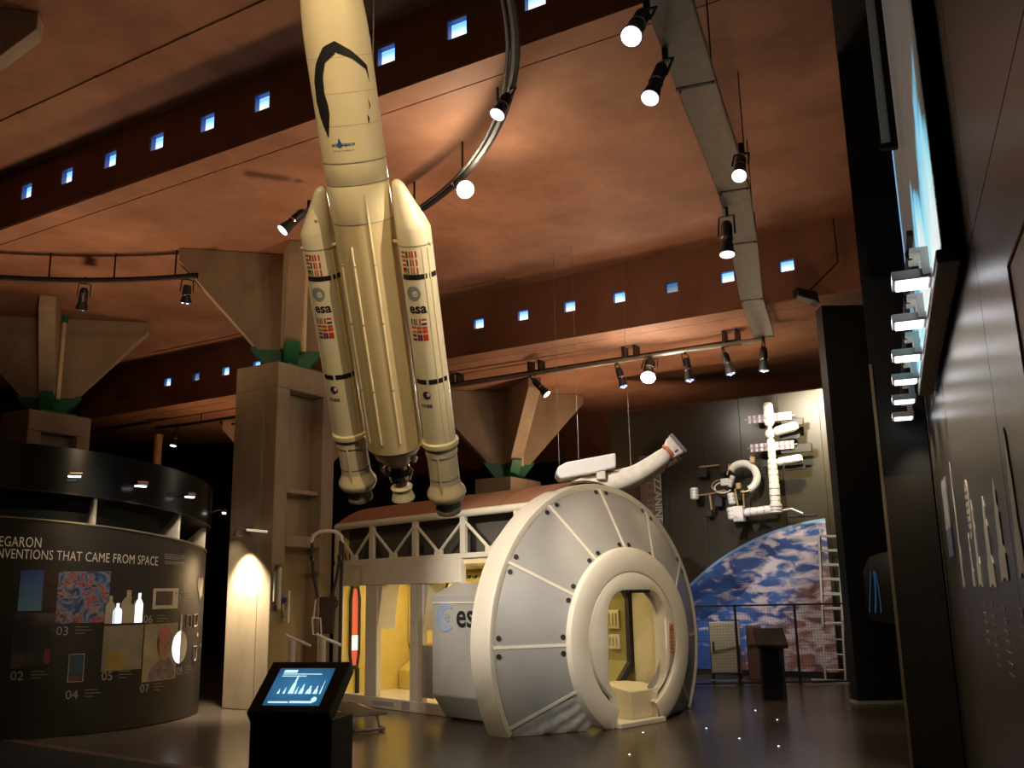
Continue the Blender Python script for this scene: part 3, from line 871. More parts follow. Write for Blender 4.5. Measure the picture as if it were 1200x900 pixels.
for a in (-96, -52, -16, 14):
    q = radians(a)
    e = V((cos(q), sin(q), 0)); n = V((-sin(q), cos(q), 0)) * .02
    zb, zt = topz(q) - .02, fb(q)
    MB().prism([(DR - .02, zb), (DR - .02, zt), (DR - .07, zt), (DR - .50, zb)], lambda r, z: e * r + n + V((0, 0, z)), lambda r, z: e * r - n + V((0, 0, z))).build('bracket_fin', M_WHITE, drum, sharp=0)
# printing on the panel: s in metres along the curve from angle a, z upwards
def on(a, zz, lift=.003, k=-.0018 * 57.3):
    return lambda x, y: dp(radians(a) + x / DR, zz + y + k * (x / DR), DR + lift)
def dtext(s, a, z, size, m=M_TXT, a1=None, **kw):
    vs, fs = text_mesh(s, size, **kw)
    k = 1.0
    if a1 is not None:      # condensed face: squeeze the line to its printed length
        k = radians(a1 - a) * DR / max(v[0] for v in vs)
    f = on(a, z)
    mb = MB(); mb.add([f(v[0] * k, v[1]) for v in vs], fs); return mb.build('lettering', m, drum, sharp=0)
dtext('MEGARON', -83.9, 2.385, .185, a1=-68.2, spacing=1.05)
dtext('INVENTIONS THAT CAME FROM SPACE', -82.4, 2.232, .175, a1=-27, spacing=1.04)
M_FINE = mat('fine_print', (.20, .19, .17), .6)
for i, (a0, a1, z) in enumerate([(-24, -12.5, 2.29), (-24, -13.5, 2.26), (-24, -16, 2.235), (-23.8, -12.5, 2.19), (-23.8, -16, 2.165)]):
    f = on(a0, z); w = radians(a1 - a0) * DR
    MB().grid(lambda u, v: f(w * u, .012 * v), 4, 1).build('fine_print_line', M_FINE, drum, sharp=0)
for s, a, z in (('02', -74, .72), ('03', -61.5, 1.25), ('04', -57.1, .455), ('05', -46, .655), ('06', -31.8, 1.36), ('07', -31.5, .45), ('08', -14.4, 1.68), ('09', -13.6, .62)):
    dtext(s, a, z, .155, m=M_TXTDIM)
    f = on(a + 6, z + .09)
    for j in range(3):
        w = (.16, .20, .12)[j]
        MB().grid(lambda u, v: f(w * u, -.04 * j + .010 * v), 3, 1).build('fine_print_line', M_FINE, drum, sharp=0)
def print_mat(name, kind):
    m = bpy.data.materials.new(name); m.use_nodes = True
    nt = m.node_tree; b = nt.nodes['Principled BSDF']; b.inputs['Roughness'].default_value = .5
    tc = nt.nodes.new('ShaderNodeTexCoord')
    r = nt.nodes.new('ShaderNodeValToRGB')
    E_ = r.color_ramp.elements
    if kind == 'sky':
        sp = nt.nodes.new('ShaderNodeSeparateXYZ'); nt.links.new(tc.outputs['Generated'], sp.inputs[0])
        nt.links.new(sp.outputs[2], r.inputs[0])
        E_[0].color = (.10, .22, .34, 1); E_[1].color = (.03, .06, .24, 1)
    elif kind == 'tangle':
        n = nt.nodes.new('ShaderNodeTexNoise'); n.inputs['Scale'].default_value = 3.6; n.inputs['Distortion'].default_value = 3.2
        nt.links.new(tc.outputs['Object'], n.inputs['Vector']); nt.links.new(n.outputs['Fac'], r.inputs[0])
        E_[0].position = .34; E_[0].color = (.02, .04, .14, 1); E_[1].position = .7; E_[1].color = (.30, .06, .10, 1)
        for p, c in ((.42, (.05, .13, .30, 1)), (.49, (.20, .22, .30, 1)), (.53, (.42, .20, .16, 1)), (.58, (.02, .015, .04, 1)), (.62, (.40, .13, .14, 1))):
            e = E_.new(p); e.color = c
    elif kind == 'dark':
        n = nt.nodes.new('ShaderNodeTexNoise'); n.inputs['Scale'].default_value = 2.2
        nt.links.new(tc.outputs['Object'], n.inputs['Vector']); nt.links.new(n.outputs['Fac'], r.inputs[0])
        E_[0].position = .4; E_[0].color = (.008, .006, .006, 1); E_[1].position = .6; E_[1].color = (.07, .05, .05, 1)
    elif kind == 'beige':
        n = nt.nodes.new('ShaderNodeTexNoise'); n.inputs['Scale'].default_value = 1.6
        nt.links.new(tc.outputs['Object'], n.inputs['Vector']); nt.links.new(n.outputs['Fac'], r.inputs[0])
        E_[0].position = .35; E_[0].color = (.17, .14, .09, 1); E_[1].position = .65; E_[1].color = (.26, .23, .16, 1)
    nt.links.new(r.outputs[0], b.inputs['Base Color'])
    return m
def pic(name, a0, a1, z0, z1, m, lift=.006):
    return MB().shell(lambda u, v: dp(radians(a0 + (a1 - a0) * u), z0 + (z1 - z0) * v, DR + lift), lambda u, v: dp(radians(a0 + (a1 - a0) * u), z0 + (z1 - z0) * v, DR + .0005), 8, 2).build(name, m, drum, sharp=0)
pic('sky_photo', -73.6, -66.4, 1.56, 2.07, print_mat('sky_print', 'sky'))
pp = pic('plant_photo', -66.6, -62.3, 1.58, 2.06, mat('dark_plant_print', (.035, .012, .012), .5, var=.9, scale=9))
pic('tangle_photo', -62.0, -45.3, 1.39, 2.05, print_mat('tangle_print', 'tangle'))
pic('dark_photo', -74.2, -61.8, .86, 1.53, print_mat('dark_print', 'dark'))
pic('red_detail', -64.5, -62.6, .90, 1.08, mat('dull_red_print', (.16, .015, .01), .5), .008)
pic('foam_photo', -46.3, -31.6, .76, 1.34, print_mat('beige_print', 'beige'))
pic('foam_block', -45.0, -38.5, .77, 1.02, mat('mustard_print', (.28, .20, .04), .5, var=.15), .008)
# portrait photo: head with orange cap and a jacket
po = pic('portrait_photo', -31.0, -14.2, .58, 1.34, mat('beige_print_ground', (.30, .25, .17), .5, var=.25, scale=3))
def dshape(name, pts, a, z, m, lift):
    return shape_on(pts, on(a, z, lift, 0), .05).build(name, m, drum, sharp=0)
dshape('portrait_jacket', [(-.25, 0), (.30, 0), (.26, .18), (.12, .30), (-.02, .28), (-.18, .18)], -22.5, .59, mat('print_mauve', (.16, .12, .13), .5, var=.4, scale=12), .008)
dshape('portrait_hair', ell(.0, .47, .145, .22), -21.5, .62, mat('print_brown', (.10, .035, .02), .5), .0085)
dshape('portrait_face', ell(.0, .42, .115, .20), -21.2, .62, mat('print_skin', (.30, .17, .10), .5, var=.2, scale=14), .0095)
dshape('portrait_cap', [(-.13, .52), (.12, .50), (.11, .60), (.05, .68), (-.06, .68), (-.12, .61)], -21.5, .62, mat('print_rose', (.40, .13, .11), .5, var=.2), .0105)
for dx in (-.045, .05):
    dshape('portrait_eye', ell(dx, .455, .018, .008, 10), -21.2, .62, M_INK, .0105)
dshape('portrait_nose', [(-.008, .45), (.012, .45), (.028, .385), (-.02, .385)], -21.2, .62, mat('print_skin_shade', (.20, .09, .05), .5), .0105)
dshape('portrait_mouth', ell(.003, .33, .04, .012, 12), -21.2, .62, M_RED, .0105)
# cut-out bottles (two of them glow blue-white)
BOT = [(-.5, 0), (.5, 0), (.5, .62), (.34, .74), (.17, .80), (.15, .86), (.17, .87), (.17, 1), (-.17, 1), (-.17, .87), (-.15, .86), (-.17, .80), (-.34, .74), (-.5, .62)]
M_CUT = mat('cutout_ivory', (.42, .38, .28), .5)
M_CUTGLOW = mat('cutout_glow', (.8, .85, 1), .4, emit=(.72, .82, 1), es=1.6)
for a, w, h, m_ in ((-44.6, .125, .36, M_CUT), (-42.0, .12, .26, M_CUTGLOW), (-38.2, .20, .43, M_CUT), (-34.0, .12, .39, M_CUTGLOW)):
    dshape('bottle_cutout', [(x * w, y * h) for x, y in BOT], a, 1.37, m_, .009)
dshape('bottle_handle', ell(.06, .29, .022, .05), -38.2, 1.37, M_DRUM, .0105)
# small television
dshape('television_cutout', [(-.25, 0), (.25, 0), (.25, .28), (-.25, .28)], -21.8, 1.54, mat('cutout_white', (.5, .47, .38), .5), .007)
dshape('television_screen', [(-.20, .05), (.13, .05), (.13, .24), (-.20, .24)], -21.8, 1.54, mat('screen_print', (.07, .04, .04), .5, var=.5, scale=8), .009)
dshape('television_knob', ell(.19, .21, .018, .022, 12), -21.8, 1.54, M_RED, .009)
# heart, lens on a stick, spectacles, cup, telephone
hp = []
for i in range(32):
    t_ = 2 * pi * i / 32
    hp.append((.16 * (sin(t_) ** 3), .0105 * (13 * cos(t_) - 5 * cos(2 * t_) - 2 * cos(3 * t_) - cos(4 * t_)) * 1.15))
dshape('heart_cutout', hp, 4, 1.84, mat('cutout_white', (0, 0, 0)), .009)
dshape('lens_cutout', ell(0, 0, .19, .225), -12.4, 1.0, mat('cutout_white', (0, 0, 0)), .009)
dshape('lens_cutout_glow', [(0, -.225)] + [(-.19 * sin(pi * i / 16), -.225 * cos(pi * i / 16)) for i in range(1, 16)] + [(0, .225)], -12.4, 1.0, M_CUTGLOW, .011)
dshape('lens_handle', [(-.03, .22), (.03, .22), (.02, .46), (-.01, .46)], -12.4, 1.0, mat('cutout_white', (0, 0, 0)), .009)
M_OUT = mat('outline_print', (.34, .30, .23), .5)
def outline(pts, a, z, r=.010):
    f = on(a, z, .006, 0)
    return MB().tube([f(*p) for p in pts + pts[:1]], r, 6).build('outline_drawing', M_OUT, drum)
outline([(-.16, .02), (-.02, 0), (-.02, .17), (-.16, .18)], -4.5, 1.26)
outline([(.02, 0), (.16, .02), (.16, .18), (.02, .17)], -2.5, 1.26)
outline([(-.07, .05), (-.04, 0), (.04, 0), (.07, .05), (.07, .20), (-.07, .20)], 1, .78)
outline([(-.09, 0), (.09, 0), (.09, .34), (-.09, .34)], -54.4, .66, .007)
dshape('telephone_screen', [(-.08, .09), (.08, .09), (.08, .33), (-.08, .33)], -54.4, .66, mat('screen_blue_print', (.02, .06, .10), .5, var=.3), .005)
dshape('telephone_base', [(-.08, .01), (.08, .01), (.08, .08), (-.08, .08)], -54.4, .66, mat('print_brown', (0, 0, 0)), .005)
for a, z in ((3, 1.12), (7, 1.70), (10, .95)):
    f = on(a, z)
    MB().grid(lambda u, v: f(.06 * u, .05 * v), 2, 1).build('fine_print_line', M_OUT, drum, sharp=0)

# lamps on the fascia
def fascia_lamp(a, label):
    q = radians(a)
    z = fb(q) + .22
    p = DC + dp(q, z, DR + .05)
    t = thing('fascia_lamp', label, 'lamp', p, q, 'lamps on the curved fascia')
    MB().tube([(0, 0, 0), (.12, 0, .03), (.22, 0, .02)], .012).build('arm', M_CHROME, t)
    MB().cyl((.20, -.06, .02), (.20, .09, .025), .038, n=12).build('lamp_head', M_CHROME, t)
    MB().cbox((.20, .0, -.015), (.05, .15, .02)).build('lamp_lens', M_LENS, t, sharp=0)
    l = lamp('fascia_light', 'SPOT', DC + dp(q, z - .03, DR + .25), 36 if a < 0 else 60, HALO, .03, DC + dp(q, 1.1, DR - .05), 95, .8)
    return t
fascia_lamp(-60.2, 'chrome lamp on the dark fascia, leftmost of those in view')
fascia_lamp(-40.0, 'chrome lamp on the dark fascia, above the words CAME FROM')
fascia_lamp(-20.0, 'chrome lamp on the dark fascia, near its right end')
fascia_lamp(12.0, 'small chrome lamp beyond the right end of the fascia')

# ================================================================== TOUCH-SCREEN KIOSK (front)
kx = Matrix.Translation((-1.60, 7.42, 0)) @ Matrix.Rotation(radians(-13), 4, 'Z')
k = thing('kiosk', 'black pedestal kiosk in the foreground with a lit blue touch screen', 'kiosk', M=kx)
MB().box((-.322, -.25, .012), (.322, .15, .82)).build('pedestal', M_BLACK, k, sharp=0, bevel=.008)
KT = Matrix.Translation((-.015, -.05, .985)) @ Matrix.Rotation(radians(40), 4, 'X')
hd = MB().box((-.325, -.26, -.055), (.325, .26, .055)).build('screen_housing', M_BLACK, k, sharp=0, bevel=.012, M=KT)
def kiosk_screen():
    m = bpy.data.materials.new('kiosk_screen'); m.use_nodes = True
    nt = m.node_tree; b = nt.nodes['Principled BSDF']; b.inputs['Roughness'].default_value = .2
    b.inputs['Base Color'].default_value = (.01, .02, .04, 1)
    tc = nt.nodes.new('ShaderNodeTexCoord'); g = nt.nodes.new('ShaderNodeTexGradient'); g.gradient_type = 'SPHERICAL'
    mp = nt.nodes.new('ShaderNodeMapping'); mp.inputs['Scale'].default_value = (2.2, 3.2, 1)
    nt.links.new(tc.outputs['Object'], mp.inputs[0]); nt.links.new(mp.outputs[0], g.inputs[0])
    r = nt.nodes.new('ShaderNodeValToRGB'); r.color_ramp.elements[0].color = (.012, .05, .11, 1); r.color_ramp.elements[1].color = (.05, .24, .48, 1)
    nt.links.new(g.outputs[0], r.inputs[0]); nt.links.new(r.outputs[0], b.inputs['Emission Color'])
    b.inputs['Emission Strength'].default_value = .85
    return m
sc_ = MB().box((-.225, -.185, .0), (.225, .185, .004)).build('screen', kiosk_screen(), k, sharp=0, M=KT @ Matrix.Translation((0, 0, .053)))
M_GLOW = mat('screen_graphic', (.6, .8, .9), .4, emit=(.60, .92, 1), es=1.1)
def kz(x, y): return V((x, y, .0065))
def kpoly(name, pts):
    mb = MB(); mb.add([kz(*p) for p in pts], [tuple(range(len(pts)))]); return mb.build(name, M_GLOW, sc_, sharp=0)
for x, h, w in ((-.145, .05, .010), (-.10, .065, .010), (-.045, .19, .022), (-.005, .075, .009), (.035, .10, .018), (.095, .085, .024), (.15, .085, .017), (.19, .14, .006)):
    b0 = -.075
    kpoly('rocket_graphic', [(x - w, b0), (x + w, b0), (x + w * .7, b0 + h * .45), (x + w * .35, b0 + h * .6), (x + w * .3, b0 + h * .85), (x, b0 + h), (x - w * .3, b0 + h * .85), (x - w * .35, b0 + h * .6), (x - w * .7, b0 + h * .45)])
for x0, x1, y0, y1 in ((-.18, -.07, .135, .165), (-.18, .14, .118, .126), (-.18, .02, .098, .106), (-.19, -.03, -.165, -.15), (-.02, .16, -.165, -.145)):
    kpoly('text_bar', [(x0, y0), (x1, y0), (x1, y1), (x0, y1)])
kpoly('round_button', ell(.165, -.13, .022, .026, 16))

# dark kiosk far back by the fence
t = thing('kiosk', 'dark slim kiosk standing in front of the mesh fence', 'kiosk', (3.93, 15.1, 0), radians(-4))
MB().box((-.17, -.12, 0), (.17, .12, .80)).build('pedestal', M_BLACK, t, sharp=0, bevel=.006)
MB().cbox((0, -.03, .90), (.46, .42, .07), Matrix.Rotation(radians(35), 3, 'X')).build('screen_housing', mat('dim_brown_housing', (.022, .014, .010), .5), t, sharp=0, bevel=.01)

# ================================================================== BACK WALL: mural, station model, lettering board
def earth():
    m = bpy.data.materials.new('earth_print'); m.use_nodes = True
    nt = m.node_tree; b = nt.nodes['Principled BSDF']; b.inputs['Roughness'].default_value = .45
    L = nt.links.new
    tc = nt.nodes.new('ShaderNodeTexCoord')
    mp = nt.nodes.new('ShaderNodeMapping'); mp.inputs['Rotation'].default_value = (0, radians(28), 0); mp.inputs['Scale'].default_value = (.75, 1, 1.7)
    L(tc.outputs['Object'], mp.inputs[0])
    def noise(sc, det, dist, src):
        n = nt.nodes.new('ShaderNodeTexNoise'); n.inputs['Scale'].default_value = sc; n.inputs['Detail'].default_value = det; n.inputs['Distortion'].default_value = dist
        L(src, n.inputs['Vector']); return n
    def ramp(src, els):
        r = nt.nodes.new('ShaderNodeValToRGB')
        while len(r.color_ramp.elements) < len(els): r.color_ramp.elements.new(.5)
        for e, (p, c) in zip(r.color_ramp.elements, els): e.position = p; e.color = c
        L(src, r.inputs[0]); return r
    def mix(f, a, c):
        n = nt.nodes.new('ShaderNodeMix'); n.data_type = 'RGBA'
        if isinstance(f, float): n.inputs[0].default_value = f
        else: L(f, n.inputs[0])
        for s, v in ((6, a), (7, c)):
            if isinstance(v, tuple): n.inputs[s].default_value = v
            else: L(v, n.inputs[s])
        return n.outputs[2]
    sea = ramp(noise(1.3, 4, .6, tc.outputs['Object']).outputs['Fac'], [(.35, (.008, .03, .16, 1)), (.65, (.035, .12, .40, 1))])
    # land in the lower right of the print
    sp = nt.nodes.new('ShaderNodeSeparateXYZ'); L(tc.outputs['Object'], sp.inputs[0])
    ma = nt.nodes.new('ShaderNodeMath'); ma.operation = 'MULTIPLY_ADD'; L(sp.outputs[0], ma.inputs[0]); ma.inputs[1].default_value = .55; ma.inputs[2].default_value = 2.72
    ms = nt.nodes.new('ShaderNodeMath'); ms.operation = 'SUBTRACT'; L(ma.outputs[0], ms.inputs[0])
    mz = nt.nodes.new('ShaderNodeMath'); mz.operation = 'MULTIPLY'; L(sp.outputs[2], mz.inputs[0]); mz.inputs[1].default_value = .40
    L(mz.outputs[0], ms.inputs[1])
    nl = noise(1.7, 7, .8, tc.outputs['Object'])
    ad = nt.nodes.new('ShaderNodeMath'); ad.operation = 'ADD'; L(ms.outputs[0], ad.inputs[0]); L(nl.outputs['Fac'], ad.inputs[1])
    lm = ramp(ad.outputs[0], [(.0, (0, 0, 0, 1)), (.08, (1, 1, 1, 1))])
    mr = nt.nodes.new('ShaderNodeMapRange'); L(ad.outputs[0], mr.inputs[0]); mr.inputs[1].default_value = -.12; mr.inputs[2].default_value = .12
    land = ramp(noise(3.2, 7, .5, tc.outputs['Object']).outputs['Fac'], [(.3, (.12, .055, .05, 1)), (.55, (.28, .13, .10, 1)), (.75, (.36, .22, .18, 1))])
    c1 = mix(mr.outputs[0], sea.outputs[0], land.outputs[0])
    cl = noise(3.6, 11, .55, mp.outputs[0])
    mc = nt.nodes.new('ShaderNodeMapRange'); L(sp.outputs[0], mc.inputs[0]); mc.inputs[1].default_value = -7.2; mc.inputs[2].default_value = -5.2; mc.inputs[3].default_value = -.07; mc.inputs[4].default_value = .03
    ac = nt.nodes.new('ShaderNodeMath'); ac.operation = 'ADD'; L(cl.outputs['Fac'], ac.inputs[0]); L(mc.outputs[0], ac.inputs[1])
    clm = ramp(ac.outputs[0], [(.48, (0, 0, 0, 1)), (.62, (1, 1, 1, 1))])
    c2 = mix(clm.outputs[0], c1, (.52, .46, .50, 1))
    L(c2, b.inputs['Base Color'])
    return m
EC = (-3.711, -1.921); ER = 4.873
mb = MB()
n = 48; u0, u1 = -7.22, -4.12
front, back = [], []
for i in range(n + 1):
    u = u0 + (u1 - u0) * i / n
    zt = EC[1] + sqrt(ER ** 2 - (u - EC[0]) ** 2)
    front.append((u, zt))
poly = [(u0, .11)] + front + [(u1, .11)]
mb.prism(poly[::-1], lambda u, z: V((u, 18.585, z)), lambda u, z: V((u, 18.599, z)))
em = mb.build('mural', earth(), None, sharp=0, M=BEAM)
tag(em, 'curved Earth photograph mural, blue with white clouds, on the back wall', 'mural')
# thin bright rim of atmosphere
rim = MB()
rim.grid(lambda u, v: V((u0 + (u1 - u0) * u, 18.583, EC[1] + sqrt((ER - .0 - .05 * v) ** 2 - (u0 + (u1 - u0) * u - EC[0]) ** 2))), 40, 1)
rim.build('atmosphere_rim', mat('pale_blue_print', (.16, .30, .52), .45), em, sharp=0)

# narrow lettering board
bd_ = thing('lettering_board', 'tall narrow dark board with vertical lettering, right of the hanging astronaut', 'sign', M=BEAM @ Matrix.Translation((-7.62, 18.54, 0)))
MB().box((-.24, -.02, .1), (.24, .05, 4.45)).build('board', mat('dark_grey_board', (.07, .065, .055), .5), bd_, sharp=0, bevel=.005)
mb = MB(); text_on(mb, 'SPACE STATION', .22, lambda x, y: V((-.10 + y, -.023, 4.25 - x)), bold=.004); mb.build('lettering', mat('dim_orange_print', (.20, .10, .05), .5), bd_, sharp=0)
mb = MB(); text_on(mb, 'MEZZANINE SPACE', .22, lambda x, y: V((.08 + y, -.023, 4.25 - x)), bold=.004); mb.build('lettering', mat('dim_grey_print', (.34, .33, .30), .5), bd_, sharp=0)

# space-station model on the wall: frame x along the wall, y towards the wall, z up
IM = BEAM @ Matrix.Translation((-4.94, 18.22, 0))
iss = thing('station_model', 'white modular space station model fixed to the lit back wall above the Earth mural', 'model', M=IM)
def mod_tube(name, a, b, r, m=M_ISSW, rings=2, par=None):
    a, b = V(a), V(b); o = MB(); L_ = (b - a).length; d = (b - a) / L_
    c = min(.05, L_ * .1)
    o.cyl(a, a + d * c, r * .7, r); o.cyl(a + d * c, b - d * c, r); o.cyl(b - d * c, b, r, r * .7)
    ob = o.build(name, m, par or iss)
    for k in range(1, rings + 1):
        p = a + d * (L_ * k / (rings + 1))
        MB().cyl(p - d * .008, p + d * .008, r * 1.05).build('module_band', M_ALU, ob)
    return ob
for z0, z1, r in ((4.76, 5.22, .095), (4.10, 4.50, .075), (3.68, 4.02, .095), (3.26, 3.66, .10), (3.05, 3.24, .12)):
    mod_tube('station_module', (0, 0, z0), (0, 0, z1), r)
for z in (4.60, 4.04, 3.67, 3.25):
    MB().sphere((0, 0, z), .10, 12).build('node', M_ISSW, iss)
MB().cyl((0, 0, 4.5), (0, 0, 4.78), .055).build('node_neck', M_ALU, iss)
mod_tube('station_module', (.10, -.02, 4.63), (.55, -.05, 4.70), .09)
mod_tube('station_module', (.10, -.02, 4.03), (.58, -.04, 4.07), .08)
mod_tube('station_module', (-.62, 0, 3.10), (-.08, 0, 3.13), .085, M_ISSW, 3)
MB().cbox((-.72, -.02, 3.08), (.20, .18, .30)).build('station_truss_box', M_ISSW, iss, sharp=0, bevel=.01)
for z in (4.93, 4.36):
    sp_ = MB().cbox((0, .06, z), (.86, .012, .16)).build('solar_array', M_PANEL, iss, sharp=0)
    MB().cyl((-.5, .05, z), (.5, .05, z), .012, n=6).build('array_boom', M_ALU, sp_)
    for k in range(9):
        x = -.40 + k * .10
        MB().cbox((x, .05, z), (.045, .012, .15)).build('array_stripe', M_PANELW, sp_, sharp=0)
for (x, z, w, h) in ((.42, 4.80, .42, .14), (.45, 4.28, .60, .16), (.35, 4.52, .40, .10), (.40, 3.92, .40, .10), (-.16, 4.04, .14, .14), (.45, 2.98, .55, .05)):
    MB().cbox((x, .12, z), (w, .05, h)).build('radiator', M_BLACK, iss, sharp=0, bevel=.01)
MB().tube([(.1, 0, 3.10), (.30, -.02, 3.12), (.50, 0, 3.02)], .02).build('robot_arm', M_ALU, iss)
# ring truss with modules at the left
def torus(c, R, r, a0, a1, tiltm, n=28):
    return MB().tube([V(c) + tiltm @ V((R * cos(radians(a0 + (a1 - a0) * i / n)), 0, R * sin(radians(a0 + (a1 - a0) * i / n)))) for i in range(n + 1)], r, 10)
T1_ = Matrix.Rotation(radians(20), 3, 'Z') @ Matrix.Diagonal((.95, 1, .95))
torus((-.60, 0, 3.80), .28, .075, -70, 150, T1_).build('ring_truss', M_ISSW, iss)
torus((-.60, -.04, 3.80), .31, .018, -100, 170, T1_).build('ring_truss', M_GOLD, iss)
torus((-1.05, 0, 3.66), .17, .016, 60, 300, Matrix.Diagonal((1.15, 1, .7))).build('ring_truss', M_GOLD, iss)
torus((-1.02, 0, 3.62), .15, .014, 100, 330, Matrix.Diagonal((1.15, 1, .7))).build('ring_truss', M_ISSW, iss)
MB().cbox((-.95, -.04, 3.72), (.16, .14, .14)).build('equipment_box', M_ISSW, iss, sharp=0, bevel=.015)
MB().cbox((-.68, -.05, 3.62), (.10, .12, .12)).build('equipment_box', M_GOLD, iss, sharp=0, bevel=.015)
mod_tube('station_module', (-.80, -.02, 3.84), (-.88, -.03, 3.62), .055)
mod_tube('station_module', (-.86, -.03, 3.50), (-.84, -.03, 3.28), .075)
mod_tube('station_module', (-.88, -.03, 3.22), (-.86, -.03, 2.98), .085)
for a, b in (((-.62, 0, 3.55), (-.62, 0, 3.2)), ((-.78, 0, 3.58), (-.74, 0, 3.2)), ((-.10, .02, 3.45), (-.08, .02, 3.15)), ((-.75, .03, 3.9), (-.9, .05, 4.05)), ((-.42, 0, 4.08), (-.40, 0, 4.2))):
    MB().cyl(a, b, .02, n=8).build('strut', M_GOLD, iss)
MB().cbox((-.38, 0, 4.12), (.10, .08, .12)).build('equipment_box', M_GOLD, iss, sharp=0, bevel=.01)
mod_tube('station_module', (-1.62, .0, 3.42), (-1.62, .0, 3.66), .085, M_ISSW, 3)
MB().tube([(-1.54, .02, 3.50), (-1.25, .02, 3.52), (-1.0, .02, 3.58)], .016).build('boom', M_GOLD, iss)
MB().tube([(-1.32, .05, 3.50), (-1.30, .05, 3.2)], .02).build('boom', M_GOLD, iss)
for (x, z, w, h) in ((-1.50, 3.98, .22, .2), (-1.05, 4.05, .16, .24), (-1.40, 3.15, .14, .14), (-1.2, 3.36, .16, .2)):
    MB().cbox((x, .2, z), (w, .06, h)).build('dark_fitting', M_BLACK, iss, sharp=0, bevel=.01)
MB().box((-1.6, .3, 4.10), (-.95, .33, 4.13)).build('boom', M_GOLD, iss, sharp=0)
for x, z in ((0, 5.0), (0, 3.85), (0, 3.15), (-.72, 3.1), (-.95, 3.72), (-1.62, 3.54), (-.45, 3.98)):
    MB().cyl((x, .03, z), (x, .37, z), .018, n=8).build('wall_pin', M_BLACK, iss)

# ================================================================== HANGING ASTRONAUT
ast = thing('astronaut_figure', 'astronaut dummy in a white spacesuit with a backpack, hanging face down above the module', 'mannequin', (1.29, 15.6, 3.42))
ast.scale = (1.076, 1.076, 1.076)
def skinned(name, verts, edges, radii, m, parent, sub=2):
    me = bpy.data.meshes.new(name); me.from_pydata(verts, edges, []); me.update()
    o = bpy.data.objects.new(name, me); COL.objects.link(o)
    md = o.modifiers.new('skin', 'SKIN')
    sv = me.skin_vertices[0].data
    for i, r in enumerate(radii):
        r = (r, r) if not isinstance(r, tuple) else r
        sv[i].radius = r; sv[i].use_root = (i == 0)
    ms = o.modifiers.new('sub', 'SUBSURF'); ms.levels = sub; ms.render_levels = sub
    bpy.context.view_layer.update()
    m2 = bpy.data.meshes.new_from_object(o.evaluated_get(bpy.context.evaluated_depsgraph_get()))
    m2.name = name
    o.modifiers.clear(); o.data = m2; bpy.data.meshes.remove(me)
    m2.shade_smooth(); m2.materials.append(m); o.parent = parent
    return o
Vv = [(.42, 0, .02), (.18, 0, -.03), (-.10, 0, -.07), (-.30, 0, -.10), (-.42, 0, -.13),
      (.62, -.11, .06), (.86, -.12, .20), (1.08, -.13, .34), (1.20, -.13, .44),
      (.62, .13, .08), (.84, .16, .14), (1.06, .17, .26), (1.16, .17, .34),
      (-.26, -.26, -.14), (-.20, -.34, -.38), (-.36, -.30, -.58),
      (-.26, .26, -.14), (-.20, .34, -.38), (-.36, .30, -.58)]
Ee = [(0, 1), (1, 2), (2, 3), (3, 4), (0, 5), (5, 6), (6, 7), (7, 8), (0, 9), (9, 10), (10, 11), (11, 12), (3, 13), (13, 14), (14, 15), (3, 16), (16, 17), (17, 18)]
Rr = [.20, .20, .22, .20, .11, .165, .155, .145, .13, .165, .155, .145, .13, .12, .10, .085, .12, .10, .085]
skinned('suit', Vv, Ee, Rr, M_SUIT, ast)
# boots with treaded soles and orange ankle straps
for (x, y, z) in ((1.22, -.13, .46), (1.18, .17, .36)):
    Bm = Matrix.Translation((x, y, z)) @ Matrix.Rotation(radians(-38), 4, 'Y')
    b_ = MB().prism([(-.05, -.12), (.10, -.15), (.14, -.15), (.14, .17), (.08, .17), (-.05, .10)], lambda a, c: V((a, -.095, c)), lambda a, c: V((a, .095, c))).build('boot', M_SUIT, ast, sharp=0, bevel=.03, M=Bm)
    MB().prism([(.14, -.165), (.185, -.165), (.185, .185), (.14, .185)], lambda a, c: V((a, -.105, c)), lambda a, c: V((a, .105, c))).build('sole', mat('mauve_grey_sole', (.30, .28, .36), .6), b_, sharp=0, bevel=.01)
    MB().lathe([(.125, -.02), (.135, 0), (.125, .02)], 20, Matrix.Translation((-.03, 0, 0)) @ Matrix.Rotation(pi / 2, 4, 'Y')).build('ankle_strap', mat('orange_strap', (.55, .17, .06), .6), b_)
    MB().box((.02, -.10, -.08), (.08, .10, -.05)).build('boot_strap', M_NAVY, b_, sharp=0)
MB().prism([(-.56, .10), (-.50, .02), (.02, .10), (.36, .18), (.36, .40), (-.40, .27), (-.53, .20)], lambda x, z: V((x, -.30, z + .02)), lambda x, z: V((x, .30, z + .02))).build('backpack', M_PACK, ast, sharp=0, bevel=.025)
MB().box((.06, -.28, .02), (.20, .28, .16)).build('backpack_mount', M_SUIT, ast, sharp=0, bevel=.02)
MB().sphere((-.56, 0, -.20), .17, 18).build('helmet', M_WHITE, ast)
MB().sphere((-.62, 0, -.25), .145, 16).build('visor', mat('gold_visor', (.5, .32, .1), .12, metal=1), ast)
for s in (-1, 1):
    gl = (-.40, s * .30, -.64)
    MB().sphere(gl, .075, 12, (1, .7, 1)).build('glove', M_SUIT, ast)
    for j in range(4):
        y = s * .30 + (j - 1.5) * .03
        MB().tube([(-.42, y, -.68), (-.45, y, -.73), (-.44, y, -.77)], .016).build('finger', M_SUIT, ast)
    MB().tube([(-.37, s * .25, -.64), (-.41, s * .22, -.68), (-.44, s * .22, -.71)], .018).build('thumb', M_SUIT, ast)
